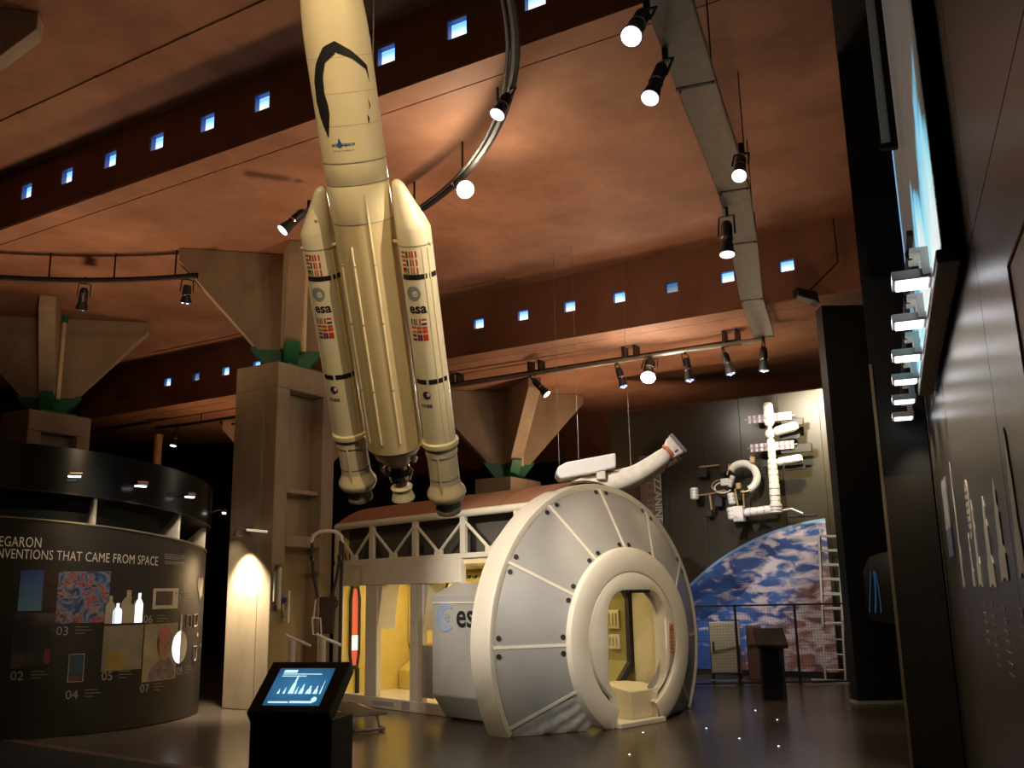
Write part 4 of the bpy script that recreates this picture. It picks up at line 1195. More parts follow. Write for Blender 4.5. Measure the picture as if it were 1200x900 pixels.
for (x, y) in ((-.20, -.2), (-.48, .2), (.62, .0)):
    z0 = .30 if x < 0 else .18
    p = V((1.29 + x, 15.6 + y, 3.42))
    d_ = 15.08
    bd = p.x * .51 + p.y * .86
    top = 7.48 if bd < 15.08 else 6.27
    MB().cyl((x, y, z0), (x, y, (top - 3.42) / 1.076), .003, n=6).build('suspension_rope', M_STEEL, ast)

# ================================================================== FENCE, LADDER, CABINET
fe = thing('mesh_fence', 'low black mesh fence in front of the Earth mural', 'fence', (4.55, 17.2, 0))
fx = (-1.50, -.66, .40, 1.33)
for x in fx:
    MB().cyl((x, 0, 0), (x, 0, 1.38), .022, n=8).build('post', M_BLACK, fe)
    MB().cyl((x, 0, 0), (x, 0, .012), .06, n=12).build('foot_plate', M_BLACK, fe)
for z in (.04, 1.36):
    MB().cyl((fx[0], 0, z), (fx[-1], 0, z), .016, n=6).build('rail', M_BLACK, fe)
mm = MB()
k_ = int((fx[-1] - fx[0]) / .05)
for i in range(k_ + 1):
    x = fx[0] + (fx[-1] - fx[0]) * i / k_
    mm.box((x - .0016, -.0016, .05), (x + .0016, .0016, 1.36))
for i in range(26):
    z = .06 + i * .05
    mm.box((fx[0], -.0016, z - .0016), (fx[-1], .0016, z + .0016))
mo = mm.build('wire_mesh', M_BLACK, fe, sharp=0); mo['kind'] = 'stuff'

ld = thing('ladder', 'aluminium extension ladder leaning against the back wall by the mural', 'ladder', M=Matrix.Translation((5.62, 17.38, 0)) @ Matrix.Rotation(radians(-12), 4, 'Z') @ Matrix.Rotation(radians(-6.5), 4, 'X') @ Matrix.Rotation(radians(3.0), 4, 'Y'))
for s in (0, 1):
    x0, x1 = (-.17, .17) if s == 0 else (-.135, .21)
    yy = 0 if s == 0 else .06
    zt = 2.62 if s == 0 else 2.78
    for x in (x0, x1):
        MB().box((x - .016, yy - .025, .04 if s == 0 else .9), (x + .016, yy + .025, zt)).build('stile', mat('ladder_metal', (.66, .63, .56), .4, metal=.25), ld, sharp=0)
    for i in range(10 if s == 0 else 7):
        z = .22 + i * .262 + (0 if s == 0 else .82)
        MB().cyl((x0, yy, z), (x1, yy, z), .014, n=8).build('rung', mat('ladder_metal', (.66, .63, .56), .4, metal=.25), ld)
MB().box((-.40, -.035, -.0), (.36, .035, .05)).build('foot_bar', mat('ladder_metal', (.66, .63, .56), .4, metal=.25), ld, sharp=0)

cbn = thing('equipment_cabinet', 'grey equipment cabinet behind the mesh fence', 'cabinet', (3.80, 17.75, 0), radians(-8))
MB().box((-.27, 0, .16), (.27, .26, 1.06)).build('body', M_CABINET, cbn, sharp=0, bevel=.01)
MB().box((-.25, -.012, .18), (.25, 0, 1.04)).build('door', mat('grey_cabinet', (0, 0, 0)), cbn, sharp=0, bevel=.006)
MB().box((-.23, -.03, .55), (-.20, -.012, .72)).build('door_handle', M_BLACK, cbn, sharp=0)
MB().box((-.15, -.016, .96), (-.05, -.012, .985)).build('badge', M_YELINK, cbn, sharp=0)
for x in (-.24, .24):
    for y in (.03, .23):
        MB().cyl((x, y, 0), (x, y, .16), .02, n=8).build('leg', M_BLACK, cbn)
MB().box((-.30, -.02, .03), (.30, .0, .06)).build('base_rail', M_ALU, cbn, sharp=0)
cb2 = thing('utility_box', 'narrow brown box beside the grey equipment cabinet', 'box', (4.33, 17.70, 0), radians(-8))
MB().box((-.13, 0, 0), (.13, .22, .98)).build('body', mat('brown_box', (.13, .06, .045), .6, var=.2), cb2, sharp=0, bevel=.01)
MB().box((-.11, -.01, .05), (.11, 0, .93)).build('door', mat('brown_box', (0, 0, 0)), cb2, sharp=0, bevel=.004)

# floor studs: tiny lights let into the floor
for i, (x, y) in enumerate([(1.15, 10.39), (1.49, 11.90), (2.30, 12.15), (2.51, 11.31), (3.30, 13.75), (3.34, 12.78), (2.80, 10.74)]):
    where = ('nearest the viewer, left of the others', 'just in front of the hatch threshold', 'third from the left, right of the hatch', 'in the middle of the scattered row', 'farthest back toward the dark kiosk', 'second farthest back on the right', 'nearest the viewer on the right')[i]
    t = thing('floor_stud', 'tiny lit stud let into the dark floor, ' + where, 'light', (x, y, 0), 0, 'lit studs in the floor')
    MB().cyl((0, 0, 0), (0, 0, .006), .018, n=12).build('stud_ring', M_CHROME, t)
    MB().cyl((0, 0, .006), (0, 0, .009), .010, n=10).build('stud_lens', mat('stud_lens', (.8, .85, 1), .3, emit=(.8, .88, 1), es=4), t)

# ================================================================== THINGS AROUND THE LAMP-LIT PILLAR
PB = Matrix.Translation((-3.76, 14.73, 0)) @ Matrix.Rotation(radians(-30.65), 4, 'Z')   # near corner of the pillar; x along its lit face (to the left negative)
wl = thing('wall_lamp', 'small wall lamp with a lit white rod, washing the face of the near pillar', 'lamp', M=PB @ Matrix.Translation((-.52, -.01, 2.72)))
MB().box((-.07, -.03, -.04), (.07, .012, .05)).build('back_plate', M_STEEL, wl, sharp=0, bevel=.006)
MB().tube([(0, -.02, 0), (0, -.16, .02), (0, -.24, -.01)], .012).build('arm', M_STEEL, wl)
MB().lathe([(.075, -.09), (.06, 0), (.03, .04), (0, .045)], 16, Matrix.Translation((0, -.24, -.03))).build('lamp_shade', M_STEEL, wl)
MB().cyl((0, -.24, -.10), (0, -.24, -.085), .05, n=14).build('lamp_lens', M_LENSHOT, wl)
MB().tube([(.03, -.06, -.01), (.50, -.10, -.06)], .018).build('lit_rod', mat('white_rod_glow', (.9, .85, .7), .4, emit=(1, .85, .6), es=.5), wl)  # rod lit by the lamp; its brightness is put in as glow
p0 = PB @ V((-.52, -.26, 2.58))
lamp('pillar_wash', 'SPOT', p0, 750, (1, .82, .58), .05, PB @ V((-.48, .0, .5)), 84, .9)

hb = thing('grab_bar', 'white grab bar mounted upright on the side of the near pillar', 'handle', M=PB @ Matrix.Translation((0, .14, 0)))
MB().tube([(.05, -.02, 1.50), (.05, -.02, 2.12)], .035).build('bar', M_WHITE, hb)
for z in (1.50, 2.12):
    MB().cyl((-.01, -.02, z), (.06, -.02, z), .045, n=12).build('end_bracket', M_STEEL, hb)
MB().box((.0, -.10, 1.6), (.03, -.06, 2.05)).build('side_plate', M_GREYBOX, hb, sharp=0)
vb = thing('valve_board', 'white wall board with a blue knob fixed in the pillar recess', 'board', M=PB @ Matrix.Translation((-.0, .32, 0)))
MB().box((-.20, -.0, 1.28), (-.02, .04, 1.76)).build('back_board', M_WHITE, vb, sharp=0, M=Matrix.Translation((.10, -.02, 0)))
MB().sphere((.02, -.05, 1.62), .05, 12).build('blue_knob', mat('blue_plastic', (.03, .06, .40), .35), vb)
MB().tube([(.0, -.02, 1.36), (.02, -.06, 1.40), (.0, -.06, 1.52), (.02, -.05, 1.60)], .014).build('valve_pipe', M_CHROME, vb)
MB().tube([(.05, -.02, 1.55), (.09, -.06, 1.52)], .014).build('valve_lever', M_CHROME, vb)

for x, y, lab in ((-3.02, 13.05, 'cream post with slanting white hand bar, nearer the lamp-lit pillar'), (-2.62, 13.10, 'cream post with slanting white hand bar, nearer the space module')):
    hp_ = thing('hand_rail', lab, 'rail', (x, y, 0), 0, 'hand rails beside the pillar')
    MB().cyl((0, 0, 0), (0, 0, 1.10), .045, n=14).build('post', M_RIM, hp_)
    MB().cyl((0, 0, 0), (0, 0, .015), .10, n=18).build('foot_plate', M_STEEL, hp_)
    MB().tube([(-.09, .0, 1.17), (.02, 0, 1.12), (.25, .0, 1.02)], .022).build('hand_bar', M_WHITE, hp_)

hs = thing('exercise_harness', 'dark strap harness hanging from a hoop on a slim pole, beside the module', 'equipment', (-2.78, 14.0, 0))
MB().cyl((.22, .06, 0), (.22, .06, 2.5), .026, n=10).build('pole', M_RUBBER, hs)
MB().cyl((.22, .06, 0), (.22, .06, .02), .13, n=18).build('pole_base', M_RUBBER, hs)
MB().tube([(-.22, 0, 2.44), (-.20, 0, 2.54), (-.10, 0, 2.60), (.0, 0, 2.61), (.12, 0, 2.60), (.21, .04, 2.53), (.22, .06, 2.44)], .028).build('hoop', M_WHITE, hs)
for s in (-1, 1):
    MB().tube([(s * .21, 0, 2.46), (s * .205, -.01, 2.25), (s * .17, -.02, 1.95), (s * .10, -.03, 1.65)], .022).build('strap', M_RUBBER, hs)
    MB().cbox((s * .205, -.02, 2.22), (.06, .05, .09)).build('buckle', M_CHROME, hs, sharp=0, bevel=.01)
MB().prism([(-.10, 1.14), (.10, 1.14), (.13, 1.66), (-.11, 1.66)], lambda x, z: V((x + .04, -.09, z)), lambda x, z: V((x + .04, .02, z))).build('harness_pack', mat('dark_brown_cloth', (.05, .028, .022), .8, var=.2), hs, sharp=0, bevel=.02)
MB().tube([(-.12, -.08, 1.62), (-.14, -.10, 1.35), (-.16, -.10, 1.38), (-.14, -.10, 1.14), (-.02, -.10, 1.12), (-.04, -.10, 1.36), (-.14, -.10, 1.37)], .012).build('frame', M_WHITE, hs)
MB().tube([(.16, -.05, 1.50), (.20, -.08, 1.54), (.20, -.08, 1.60), (.15, -.05, 1.62)], .012).build('ring', M_RUBBER, hs)

td = thing('treadmill', 'low dark treadmill deck with chrome edges, on the floor left of the module', 'treadmill', M=Matrix.Translation((-2.25, 13.25, 0)) @ Matrix.Rotation(radians(-65), 4, 'Z'))
MB().box((-.75, -.19, .15), (.62, .19, .20)).build('deck', M_RUBBER, td, sharp=0, bevel=.01)
for y in (-.21, .21):
    MB().cyl((-.78, y, .185), (.66, y, .185), .022, n=10).build('side_rail', M_CHROME, td)
MB().cyl((.66, -.26, .18), (.66, .30, .18), .024, n=10).build('end_roller', M_CHROME, td)
for y in (-.18, .18):
    MB().tube([(.60, y, .18), (.66, y, .10), (.74, y, .03), (.95, y, .03)], .02).build('foot', M_STEEL, td)
MB().tube([(.95, -.18, .03), (.95, .18, .03)], .02).build('foot', M_STEEL, td)
MB().tube([(-.7, -.18, .15), (-.7, -.18, .02), (-.7, .18, .02), (-.7, .18, .15)], .02).build('foot', M_STEEL, td)

# ================================================================== RIGHT WALL: screen, rocket chart, lamps
scr = thing('video_wall', 'large bright screen high on the right wall showing a blue and white image', 'screen', M=RW @ Matrix.Translation((0, 0, 0)))
MB().box((-5.25, .03, 3.26), (-1.75, .10, 6.35)).build('housing', M_BLACK, scr, sharp=0, bevel=.01)
def screen_mat():
    m = bpy.data.materials.new('video_image'); m.use_nodes = True
    nt = m.node_tree; b = nt.nodes['Principled BSDF']; b.inputs['Roughness'].default_value = .3
    b.inputs['Base Color'].default_value = (.02, .03, .04, 1)
    L = nt.links.new
    tc = nt.nodes.new('ShaderNodeTexCoord')
    mp = nt.nodes.new('ShaderNodeMapping'); mp.inputs['Scale'].default_value = (1.1, 1, .42); L(tc.outputs['Object'], mp.inputs[0])
    n = nt.nodes.new('ShaderNodeTexNoise'); n.inputs['Scale'].default_value = 1.3; n.inputs['Detail'].default_value = 7; n.inputs['Distortion'].default_value = .7
    L(mp.outputs[0], n.inputs['Vector'])
    sp = nt.nodes.new('ShaderNodeSeparateXYZ'); L(tc.outputs['Object'], sp.inputs[0])
    # picture: bright ice-blue forms rising from the lower edge against a grey sky
    mr = nt.nodes.new('ShaderNodeMapRange'); L(sp.outputs[2], mr.inputs[0]); mr.inputs[1].default_value = 3.3; mr.inputs[2].default_value = 4.7; mr.inputs[3].default_value = .30; mr.inputs[4].default_value = -.30
    ad = nt.nodes.new('ShaderNodeMath'); ad.operation = 'ADD'; L(n.outputs['Fac'], ad.inputs[0]); L(mr.outputs[0], ad.inputs[1])
    r = nt.nodes.new('ShaderNodeValToRGB'); E_ = r.color_ramp.elements
    E_[0].position = .50; E_[0].color = (.085, .075, .062, 1)
    E_[1].position = .56; E_[1].color = (.18, .60, .85, 1)
    for p, c in ((.66, (.45, .90, 1, 1)), (.78, (.9, 1, 1, 1))):
        e = E_.new(p); e.color = c
    L(ad.outputs[0], r.inputs[0]); L(r.outputs[0], b.inputs['Emission Color'])
    b.inputs['Emission Strength'].default_value = .85
    return m
sm = screen_mat()
xs = [-5.22, -4.35, -3.48, -2.62, -1.78]
zs = [3.30, 4.05, 4.80, 5.55, 6.30]
for i in range(4):
    for j in range(4):
        MB().box((xs[i] + .008, .10, zs[j] + .008), (xs[i + 1] - .008, .112, zs[j + 1] - .008)).build('display_panel', sm, scr, sharp=0)
MB().box((-5.27, .02, 3.20), (-1.74, .13, 3.27)).build('lower_trim', mat('brown_trim', (.22, .14, .08), .4), scr, sharp=0, bevel=.01)
MB().box((-1.752, .03, 3.27), (-1.72, .118, 6.35)).build('side_glow_edge', mat('blue_lit_edge', (.1, .2, .5), .3, emit=(.25, .6, 1), es=.8), scr, sharp=0)
# tall pale banner on the partition beside the screen
bn = thing('banner', 'narrow pale grey panel with a black edge hanging at the left of the bright screen', 'panel', M=Matrix.Translation((2.79, 6.35, 0)) @ Matrix.Rotation(radians(-20), 4, 'Z'))
MB().box((-.045, 0, 4.85), (.02, .03, 7.45)).build('pale_face', mat('pale_banner', (.62, .68, .64), .6), bn, sharp=0)
MB().box((.02, -.01, 4.83), (.065, .10, 7.48)).build('black_edge', M_MATBLACK, bn, sharp=0)
MB().box((-.06, -.01, 4.81), (.065, .04, 4.85)).build('bottom_bar', M_MATBLACK, bn, sharp=0)

# rocket comparison chart printed on the wall
chart = thing('rocket_chart', 'row of pale rocket silhouettes printed on the dark right wall', 'wall graphic', M=RW)
M_SIL = mat('silhouette_print', (.66, .62, .55), .5)
def sil(x, z0, z1, w, kind=0):
    h = z1 - z0
    if kind == 1:
        pts = ell(0, h / 2, w, h / 2, 28)
    else:
        pts = [(-w, 0), (-w * .5, .0), (-w * .3, .03 * h), (w * .3, .03 * h), (w * .5, 0), (w, 0), (w * .9, .26 * h), (w * .6, .34 * h), (w * .55, .66 * h), (w * .35, .74 * h), (w * .3, .88 * h), (0, h), (-w * .3, .88 * h), (-w * .35, .74 * h), (-w * .55, .66 * h), (-w * .6, .34 * h), (-w * .9, .26 * h)]
    mb = MB(); mb.prism([(x + a, z0 + c) for a, c in pts], lambda a, c: V((a, .001, c)), lambda a, c: V((a, .006, c)))
    return mb.build('rocket_silhouette', M_SIL, chart, sharp=0)
sil(-2.45, 1.66, 2.56, 0.068)
s1 = sil(-3.66, 1.95, 2.31, .13, 1)
for i in range(6):
    z = 2.0 + i * .045
    MB().box((-3.70, .006, z), (-3.58, .008, z + .012)).build('print_line', M_BLACKWALL, s1, sharp=0)
sil(-3.88, 1.67, 2.17, 0.115)
sil(-3.4, 1.67, 2.0, 0.068)
sil(-4.60, 1.67, 2.13, 0.162)
sil(-5.20, 1.70, 2.16, 0.149)
sil(-5.84, 1.71, 2.30, 0.108)
for c, (x, nl) in enumerate(((-3.9, 5), (-4.35, 7), (-4.95, 7), (-5.6, 8))):
    for j in range(nl):
        w = .22 if j else .12
        MB().box((x - w / 2, .001, 1.56 - j * .05), (x + w / 2, .003, 1.56 - j * .05 + (.016 if j else .03))).build('text_line', mat('wall_small_print', (.16, .145, .12), .5), chart, sharp=0)
# tilted picture panel near the partition
pc = thing('picture_panel', 'small pale and blue picture on the right wall beside the partition', 'picture', M=RW)
MB().box((-1.85, .004, 2.12), (-1.25, .014, 2.52)).build('picture', mat('pale_picture', (.34, .34, .36), .5, var=.5, scale=7), pc, sharp=0)
MB().box((-1.85, .004, 1.90), (-1.25, .013, 2.12)).build('picture_lower', mat('blue_picture', (.06, .08, .20), .5, var=.4, scale=6), pc, sharp=0)

# row of small arm lamps along the right wall
rail = thing('lamp_rail', 'dark rail along the right wall carrying six small arm lamps', 'rail', M=RW)
MB().box((-5.0, .205, 3.45), (.0, .235, 3.48)).build('rail', M_MATBLACK, rail, sharp=0)
for x in (-4.4, -2.6, -.9):
    MB().box((x - .01, 0, 3.45), (x + .01, .205, 3.48)).build('bracket', M_MATBLACK, rail, sharp=0)
RL = [(2.22, 4.81), (2.50, 5.64), (2.85, 6.53), (3.14, 7.34), (3.45, 8.19), (3.80, 9.05)]
ordn = ['nearest the viewer, overlapping the bright screen', 'second from the viewer along the right wall', 'third from the viewer along the right wall', 'fourth from the viewer along the right wall', 'fifth from the viewer along the right wall', 'farthest of six along the right wall']
RWi = RW.inverted()
for i, (x, y) in enumerate(RL):
    q = RWi @ V((x, y, 3.30))
    t = thing('arm_lamp', 'small white-lit flood lamp, ' + ordn[i], 'lamp', M=RW @ Matrix.Translation((q.x, .225, 3.43)), group='flood lamps along the right wall')
    h = MB().box((-.11, -.10, -.16), (.11, .10, -.11)).build('lamp_head', M_WHITE, t, sharp=0, bevel=.006)
    MB().box((-.09, -.08, -.168), (.09, .08, -.159)).build('lamp_lens', M_LENS, h, sharp=0)
    for s in (-1, 1):
        MB().box((s * .115 - .014, -.09, -.15), (s * .115 + .014, -.05, -.0)).build('yoke_arm', mat('white_lit_yoke', (.8, .8, .8), .4), t, sharp=0)
    MB().box((-.13, -.09, -.02), (.13, .0, .0)).build('yoke_bar', M_WHITE, t, sharp=0)
    MB().cyl((0, .0, -.02), (0, .0, .02), .02, n=8).build('clamp', M_BLACK, t)
    lp = RW @ V((q.x, .28, 3.235))
    lamp('flood_light', 'SPOT', lp, 38, (1, .84, .62), .04, RW @ V((q.x - .1, 0, 2.2)), 100, .8)
    lamp('flood_spill', 'POINT', RW @ V((q.x, .36, 3.30)), .5, (.9, .92, 1), .03)

# monitor on the black block behind the partition
mn = thing('monitor', 'dark angled monitor with a curved blue picture, on the black block at right', 'screen', M=Matrix.Translation((5.42, 14.02, 1.58)) @ Matrix.Rotation(radians(-52), 4, 'Z'))
MB().prism([(-.30, -.42), (.30, -.50), (.36, -.3), (.36, .5), (.30, .62), (-.22, .52), (-.36, .3), (-.36, -.3)], lambda x, z: V((x, -.05, z)), lambda x, z: V((x, .04, z))).build('housing', M_BLACKGLOSS, mn, sharp=0, bevel=.01)
for k, (x, w) in enumerate(((-.26, .016), (-.21, .028), (-.16, .016))):
    MB().tube([(x + .05 * sin(z * 3 + k), -.055, z) for z in (-.30, -.15, 0, .15, .30)], w * .45, 6).build('screen_glow', mat('blue_screen_glow', (.02, .05, .1), .3, emit=(.05, .22, .50), es=.16), mn)
MB().box((-.05, .04, -.06), (.05, .30, .06)).build('wall_arm', M_BLACK, mn, sharp=0)
# brown veneered case close to the viewer on the right
wc = thing('wall_case', 'brown veneered case edge jutting from the right wall at the frame edge', 'case', M=RW)
MB().prism([(-8.8, 1.1), (-6.95, 1.1), (-6.76, 2.69), (-8.8, 2.69)], lambda x, z: V((x, .0, z)), lambda x, z: V((x, .03, z))).build('case_body', M_WOOD, wc, sharp=0, bevel=.01)
MB().tube([(-6.95, .03, 1.1), (-6.76, .03, 2.69), (-8.8, .03, 2.69)], .008).build('case_edge', mat('bronze_edge', (0, 0, 0)), wc)

# ================================================================== TRACKS, TRAY, SPOTLIGHTS
RC = V((-6.76, 8.38, 7.0)); RR = 6.86
def ringp(a, r=RR, z=0): return RC + V((r * cos(radians(a)), r * sin(radians(a)), z))
trk = thing('ring_track', 'curved black lamp track under the ceiling above the exhibit wall', 'lamp track')
def arc_tube(a0, a1, r, z, rad, n=30): return MB().tube([ringp(a0 + (a1 - a0) * i / n, r, z) for i in range(n + 1)], rad)
arc_tube(77.5, 135, RR, 0, .05).build('track_tube', M_MATBLACK, trk)
arc_tube(77.5, 135, RR - .10, -.06, .02).build('cable', M_RUBBER, trk)
for a in (81, 90, 99, 108, 120):
    p = ringp(a); top = 7.48 if p.x * .51 + p.y * .86 > 7.98 else 8.40
    MB().cyl(p, (p.x, p.y, top), .016, n=6).build('hanger', M_BLACK, trk)
trk2 = thing('ring_track', 'curved black lamp track bending behind the rocket under the ceiling', 'lamp track')
arc_tube(-40, 42, RR, 0, .05, 50).build('track_tube', M_MATBLACK, trk2)
arc_tube(-40, 42, RR - .08, -.02, .02, 50).build('cable', M_RUBBER, trk2)
for a in (-22, -4, 14, 26, 38):
    p = ringp(a); top = 7.48 if p.x * .51 + p.y * .86 > 7.98 else 8.40
    MB().cyl(p, (p.x, p.y, top), .016, n=6).build('hanger', M_BLACK, trk2)

# straight far track
ft_ = thing('straight_track', 'long straight grey lamp track above the back wall', 'lamp track', M=BEAM)
MB().cyl((-13.2, 16.25, 6.0), (-4.42, 16.25, 6.0), .045, n=10).build('track_tube', M_STEEL, ft_)
MB().cyl((-13.2, 16.45, 6.10), (-4.9, 16.45, 6.10), .03, n=8).build('track_tube', M_BLACK, ft_)
for x in (-11.1, -9.1, -7.0, -5.0):
    for dx in (-.12, .12):
        MB().box((x + dx - .02, 16.22, 6.0), (x + dx + .02, 16.47, 6.268)).build('hanger', M_BLACK, ft_, sharp=0)
# cable tray
tray = thing('cable_tray', 'long galvanised cable tray running below the ceiling toward the viewer', 'cable tray', M=BEAM)
TP = [(-2.05, 4.4), (-2.15, 6.0), (-2.42, 7.4), (-2.85, 9.8), (-3.27, 11.5), (-3.92, 14.0), (-4.40, 16.35)]
for (x0, y0), (x1, y1) in zip(TP[:-1], TP[1:]):
    d = V((x1 - x0, y1 - y0, 0)); L_ = d.length; q = atan2(d.y, d.x)
    Mt = Matrix.Translation((x0, y0, 6.06)) @ Matrix.Rotation(q, 4, 'Z')
    tr = MB().box((.008, -.17, 0), (L_ - .008, .17, .006)).build('tray_floor', M_STEEL, tray, sharp=0, M=Mt)
    for y in (-.17, .17):
        MB().box((.008, y - .004, 0), (L_ - .008, y + .004, .07)).build('tray_side', M_STEEL, tray, sharp=0, M=Mt)
    MB().box((L_ - .02, -.18, -.006), (L_ + .02, .18, .0)).build('joint_strap', M_BLACK, tray, sharp=0, M=Mt)
for (x, y) in TP[1:-1]:
    top = 8.40 if y < 7.98 else 7.48
    for s in (-1, 1):
        MB().cyl((x + s * .15, y, 6.03), (x + s * .15, y, top), .008, n=6).build('hanger', M_BLACK, tray)
# left-hand bent track
lt = thing('bent_track', 'thin bent lamp track between the two left pillars', 'lamp track', M=BEAM)
MB().tube([(-20.6, 16.25, 6.08), (-19.55, 16.25, 6.05), (-17.3, 16.25, 6.05), (-14.8, 16.25, 6.05)], .04).build('track_tube', M_BLACK, lt)
MB().tube([(-18.8, 17.2, 6.12), (-15, 17.2, 6.12)], .03).build('track_tube', M_BLACK, lt)
for x in (-18.9, -17.6, -16.2):
    MB().cyl((x, 16.25, 6.05), (x, 16.25, 6.27), .016, n=6).build('hanger', M_BLACK, lt)
pp_ = thing('tall_pipe', 'tall ochre pipe rising behind the curved exhibit wall', 'pipe', (-9.35, 24.43, 0))
MB().cyl((0, 0, 0), (0, 0, 5.85), .11, n=14).build('pipe', mat('ochre_pipe', (.5, .28, .12), .5), pp_)
MB().cyl((0, 0, 5.80), (0, 0, 5.88), .14, n=14).build('flange', M_GOLD, pp_)
# conduits on the slabs
for lab, a, b, z in (('thin conduit along the ceiling above the far row of windows', (-18.6, 14.45, 7.466), (-8.72, 14.52, 7.466), 0), ('thin conduit along the upper left ceiling slab', (-15.5, 6.88, 8.386), (-6.9, 6.85, 8.386), 0)):
    c = thing('conduit', lab, 'conduit', M=BEAM)
    MB().cyl(a, b, .011, n=8).build('conduit_tube', M_GOLD, c)
    n_ = 5
    for i in range(n_ + 1):
        p = V(a) + (V(b) - V(a)) * i / n_
        MB().cbox(p, (.04, .04, .03)).build('clip', M_STEEL, c, sharp=0)

def spotlight(label, top, head, lens, power=0, color=HALO, angle=34, r=.085, hot=False, target=None, zc=None):
    """track spotlight: yoke hung at `top`, black barrel pointing from top to head"""
    top, head = V(top), V(head)
    t = thing('spotlight', label, 'spotlight', top, 0, 'track spotlights')
    d = (head - top); Ld = d.length; d.normalize()
    MB().cyl((0, 0, -.02), (0, 0, .10), .028, n=10).build('clamp', M_BLACK, t)
    a = d * .10
    b = d * Ld
    s_ = d.cross(V((0, 0, 1)))
    s_ = (s_.normalized() if s_.length > .05 else V((1, 0, 0))) * (r * 1.15)
    m_ = a + (b - a) * .40
    MB().tube([V((0, 0, -.01)), s_ * .9 + V((0, 0, -.02)), m_ + s_], .011).build('yoke', M_BLACK, t)
    MB().tube([V((0, 0, -.01)), -s_ * .9 + V((0, 0, -.02)), m_ - s_], .011).build('yoke', M_BLACK, t)
    ba = MB()
    ba.cyl(a, a + d * .05, r * .55, r * .8); ba.cyl(a + d * .05, a + (b - a) * .55, r * .8)
    ba.cyl(a + (b - a) * .55, a + (b - a) * .60, r * .8, r * .72); ba.cyl(a + (b - a) * .60, b, r * .72, r * 1.12)
    bar = ba.build('barrel', M_BLACK, t)
    MB().cyl(a + (b - a) * .50, a + (b - a) * .55, r * .86).build('chrome_ring', M_CHROME, bar)
    MB().cyl(b - d * .004, b + d * .006, r * 1.0, n=18).build('lens', {'hot': M_LENSHOT, 'on': M_LENS, 'dim': M_LENSDIM}[lens], bar)
    for k in range(3):
        q = k * 2.1 + .4
        o_ = d.orthogonal().normalized(); o2 = d.cross(o_)
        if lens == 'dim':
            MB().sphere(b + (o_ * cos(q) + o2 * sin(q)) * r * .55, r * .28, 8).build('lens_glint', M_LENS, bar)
    if power:
        lamp('spot_beam', 'SPOT', top + b + d * .03, power, color, .05, target if target is not None else top + b + d * 5, angle, .6)
    return t
spotlight('large black spotlight at the top, left of the cable tray, lens lit', (1.07, 6.31, 5.97), (.90, 6.02, 5.55), 'on', 420, target=(-1.0, 7.6, 4.0), angle=40, r=.075)
spotlight('black spotlight hanging under the cable tray, second from the top', (1.32, 7.01, 5.97), (1.14, 6.80, 5.50), 'on', 450, target=(1.2, 12.6, 1.9), angle=34, r=.07)
spotlight('black spotlight with bright lens on the curved track right of the rocket', tuple(ringp(6.5, RR, -.05)), (-.10, 9.05, 6.60), 'on', 260, target=(-2.0, 12.5, 1.2), angle=30, r=.08)
spotlight('black spotlight partly hidden by the left booster tip', (-2.85, 12.54, 7.1), (-3.18, 12.4, 6.70), 'on', 0)
spotlight('black spotlight hanging left below the curved track, over the left pillar', tuple(ringp(94.0, RR, -.05)), tuple(ringp(95, RR + .25, -.42)), 'dim', 0, r=.09)
spotlight('black spotlight on the curved track next to the concrete fin', tuple(ringp(79.0, RR, -.05)), tuple(ringp(79.7, RR + .12, -.42)), 'dim', 0, r=.09)
spotlight('burning bare-looking lamp glowing on the ceiling right of the rocket', tuple(ringp(27, RR, -.05)), (-.55, 11.2, 6.72), 'hot', 0, r=.11)
lamp('bulb_glow', 'POINT', (-.5, 10.95, 6.72), 60, HALO, .1)
spotlight('spotlight with round white lens on the right side of the cable tray', (2.36, 8.76, 5.97), (2.25, 8.50, 5.60), 'on', 0, r=.07)
spotlight('spotlight pointing down beside the lower cable tray', (2.56, 10.38, 5.97), (2.52, 10.30, 5.45), 'on', 380, target=(1.6, 13.2, 1.0), angle=44, r=.085)
spotlight('spotlight on the far track, left of the burning lamp', (2.04, 17.68, 5.95), (2.14, 17.60, 5.48), 'dim', 0, r=.085)
spotlight('burning white spotlight on the far track facing the viewer', (2.64, 17.32, 5.95), (2.52, 16.95, 5.50), 'hot', 0, r=.13)
lamp('bulb_glow', 'POINT', (2.50, 16.75, 5.45), 70, (1, .9, .75), .1)
spotlight('spotlight on the far track, right of the burning lamp', (3.23, 16.97, 5.95), (3.28, 16.90, 5.42), 'dim', 0, r=.085)
spotlight('spotlight on the far track, second from its right end', (3.86, 16.60, 5.95), (3.96, 16.55, 5.45), 'dim', 0, r=.085)
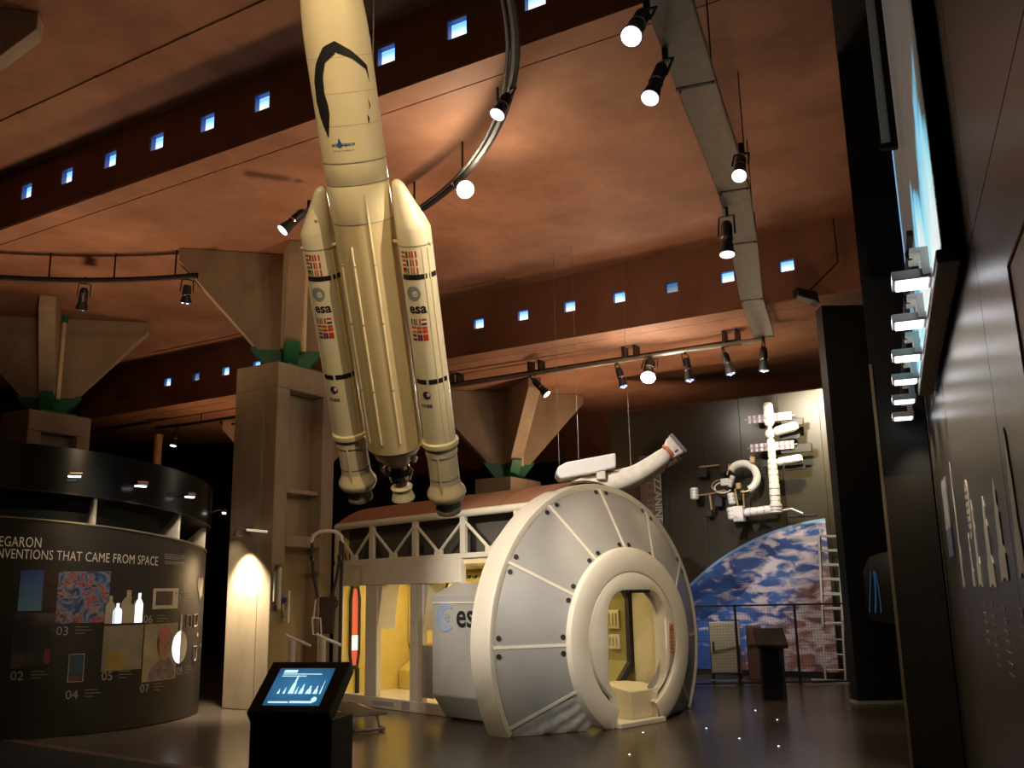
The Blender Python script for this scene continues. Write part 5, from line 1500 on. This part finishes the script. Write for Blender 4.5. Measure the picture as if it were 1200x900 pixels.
spotlight('spotlight at the right end of the far track', (4.50, 16.22, 5.95), (4.47, 16.22, 5.42), 'dim', 0, r=.085)
spotlight('spotlight on the far track in front of the far pillar head', (.38, 18.66, 5.95), (.70, 18.54, 5.55), 'on', 500, target=(1.7, 15.6, 3.7), angle=34, r=.085)
spotlight('spotlight on the bent track between the left pillars', (-8.70, 24.0, 5.98), (-8.75, 23.9, 5.5), 'on', 0, r=.08)
# wedge-shaped speakers hung from the slab
for lab, p, q in (('dark wedge-shaped loudspeaker hanging at the right end of the far windows', (4.72, 14.42, 6.24), (5.24, 14.24, 6.72)), ('dark wedge-shaped loudspeaker under the concrete fin of the near pillar', (-4.62, 16.2, 6.70), (-4.5, 16.2, 7.45))):
    t = thing('loudspeaker', lab, 'speaker', p)
    MB().prism([(-.16, .10), (.16, .02), (.20, -.18), (.10, -.12), (-.14, -.02)], lambda x, z: V((x, -.12, z)), lambda x, z: V((x, .12, z))).build('cabinet', M_BLACK, t, sharp=0, bevel=.01)
    MB().prism([(-.13, -.025), (.09, -.115), (.10, -.125), (-.13, -.04)], lambda x, z: V((x, -.10, z)), lambda x, z: V((x, .10, z))).build('grille', M_GREYDARK, t, sharp=0)
    d = V(q) - V(p)
    MB().cyl((.05, 0, .04), d, .014, n=8).build('arm', M_BLACK, t)
    MB().cyl(d, d + V((0, .02, .75 if p[0] > 0 else .03)), .012, n=8).build('drop_rod', M_BLACK, t)
# light on the back wall and station model, from added spots without fixtures
lamp('added_spot', 'SPOT', (3.0, 14.9, 5.75), 620, (1, .88, .70), .05, (5.5, 18.0, 4.3), 44, .8)
lamp('added_spot', 'SPOT', (5.2, 16.4, 5.7), 1400, (1, .82, .50), .05, (6.0, 18.05, 4.6), 70, .8)
lamp('added_spot', 'SPOT', (3.0, 14.2, 5.8), 620, (1, .9, .8), .06, (4.6, 18.4, 1.6), 46, .8)

lamp('added_spot', 'SPOT', (-1.6, 9.5, 6.6), 2000, (1, .92, .82), .05, (1.7, 15.6, 3.7), 20, .6)  # added unseen spot that brightens the hanging astronaut
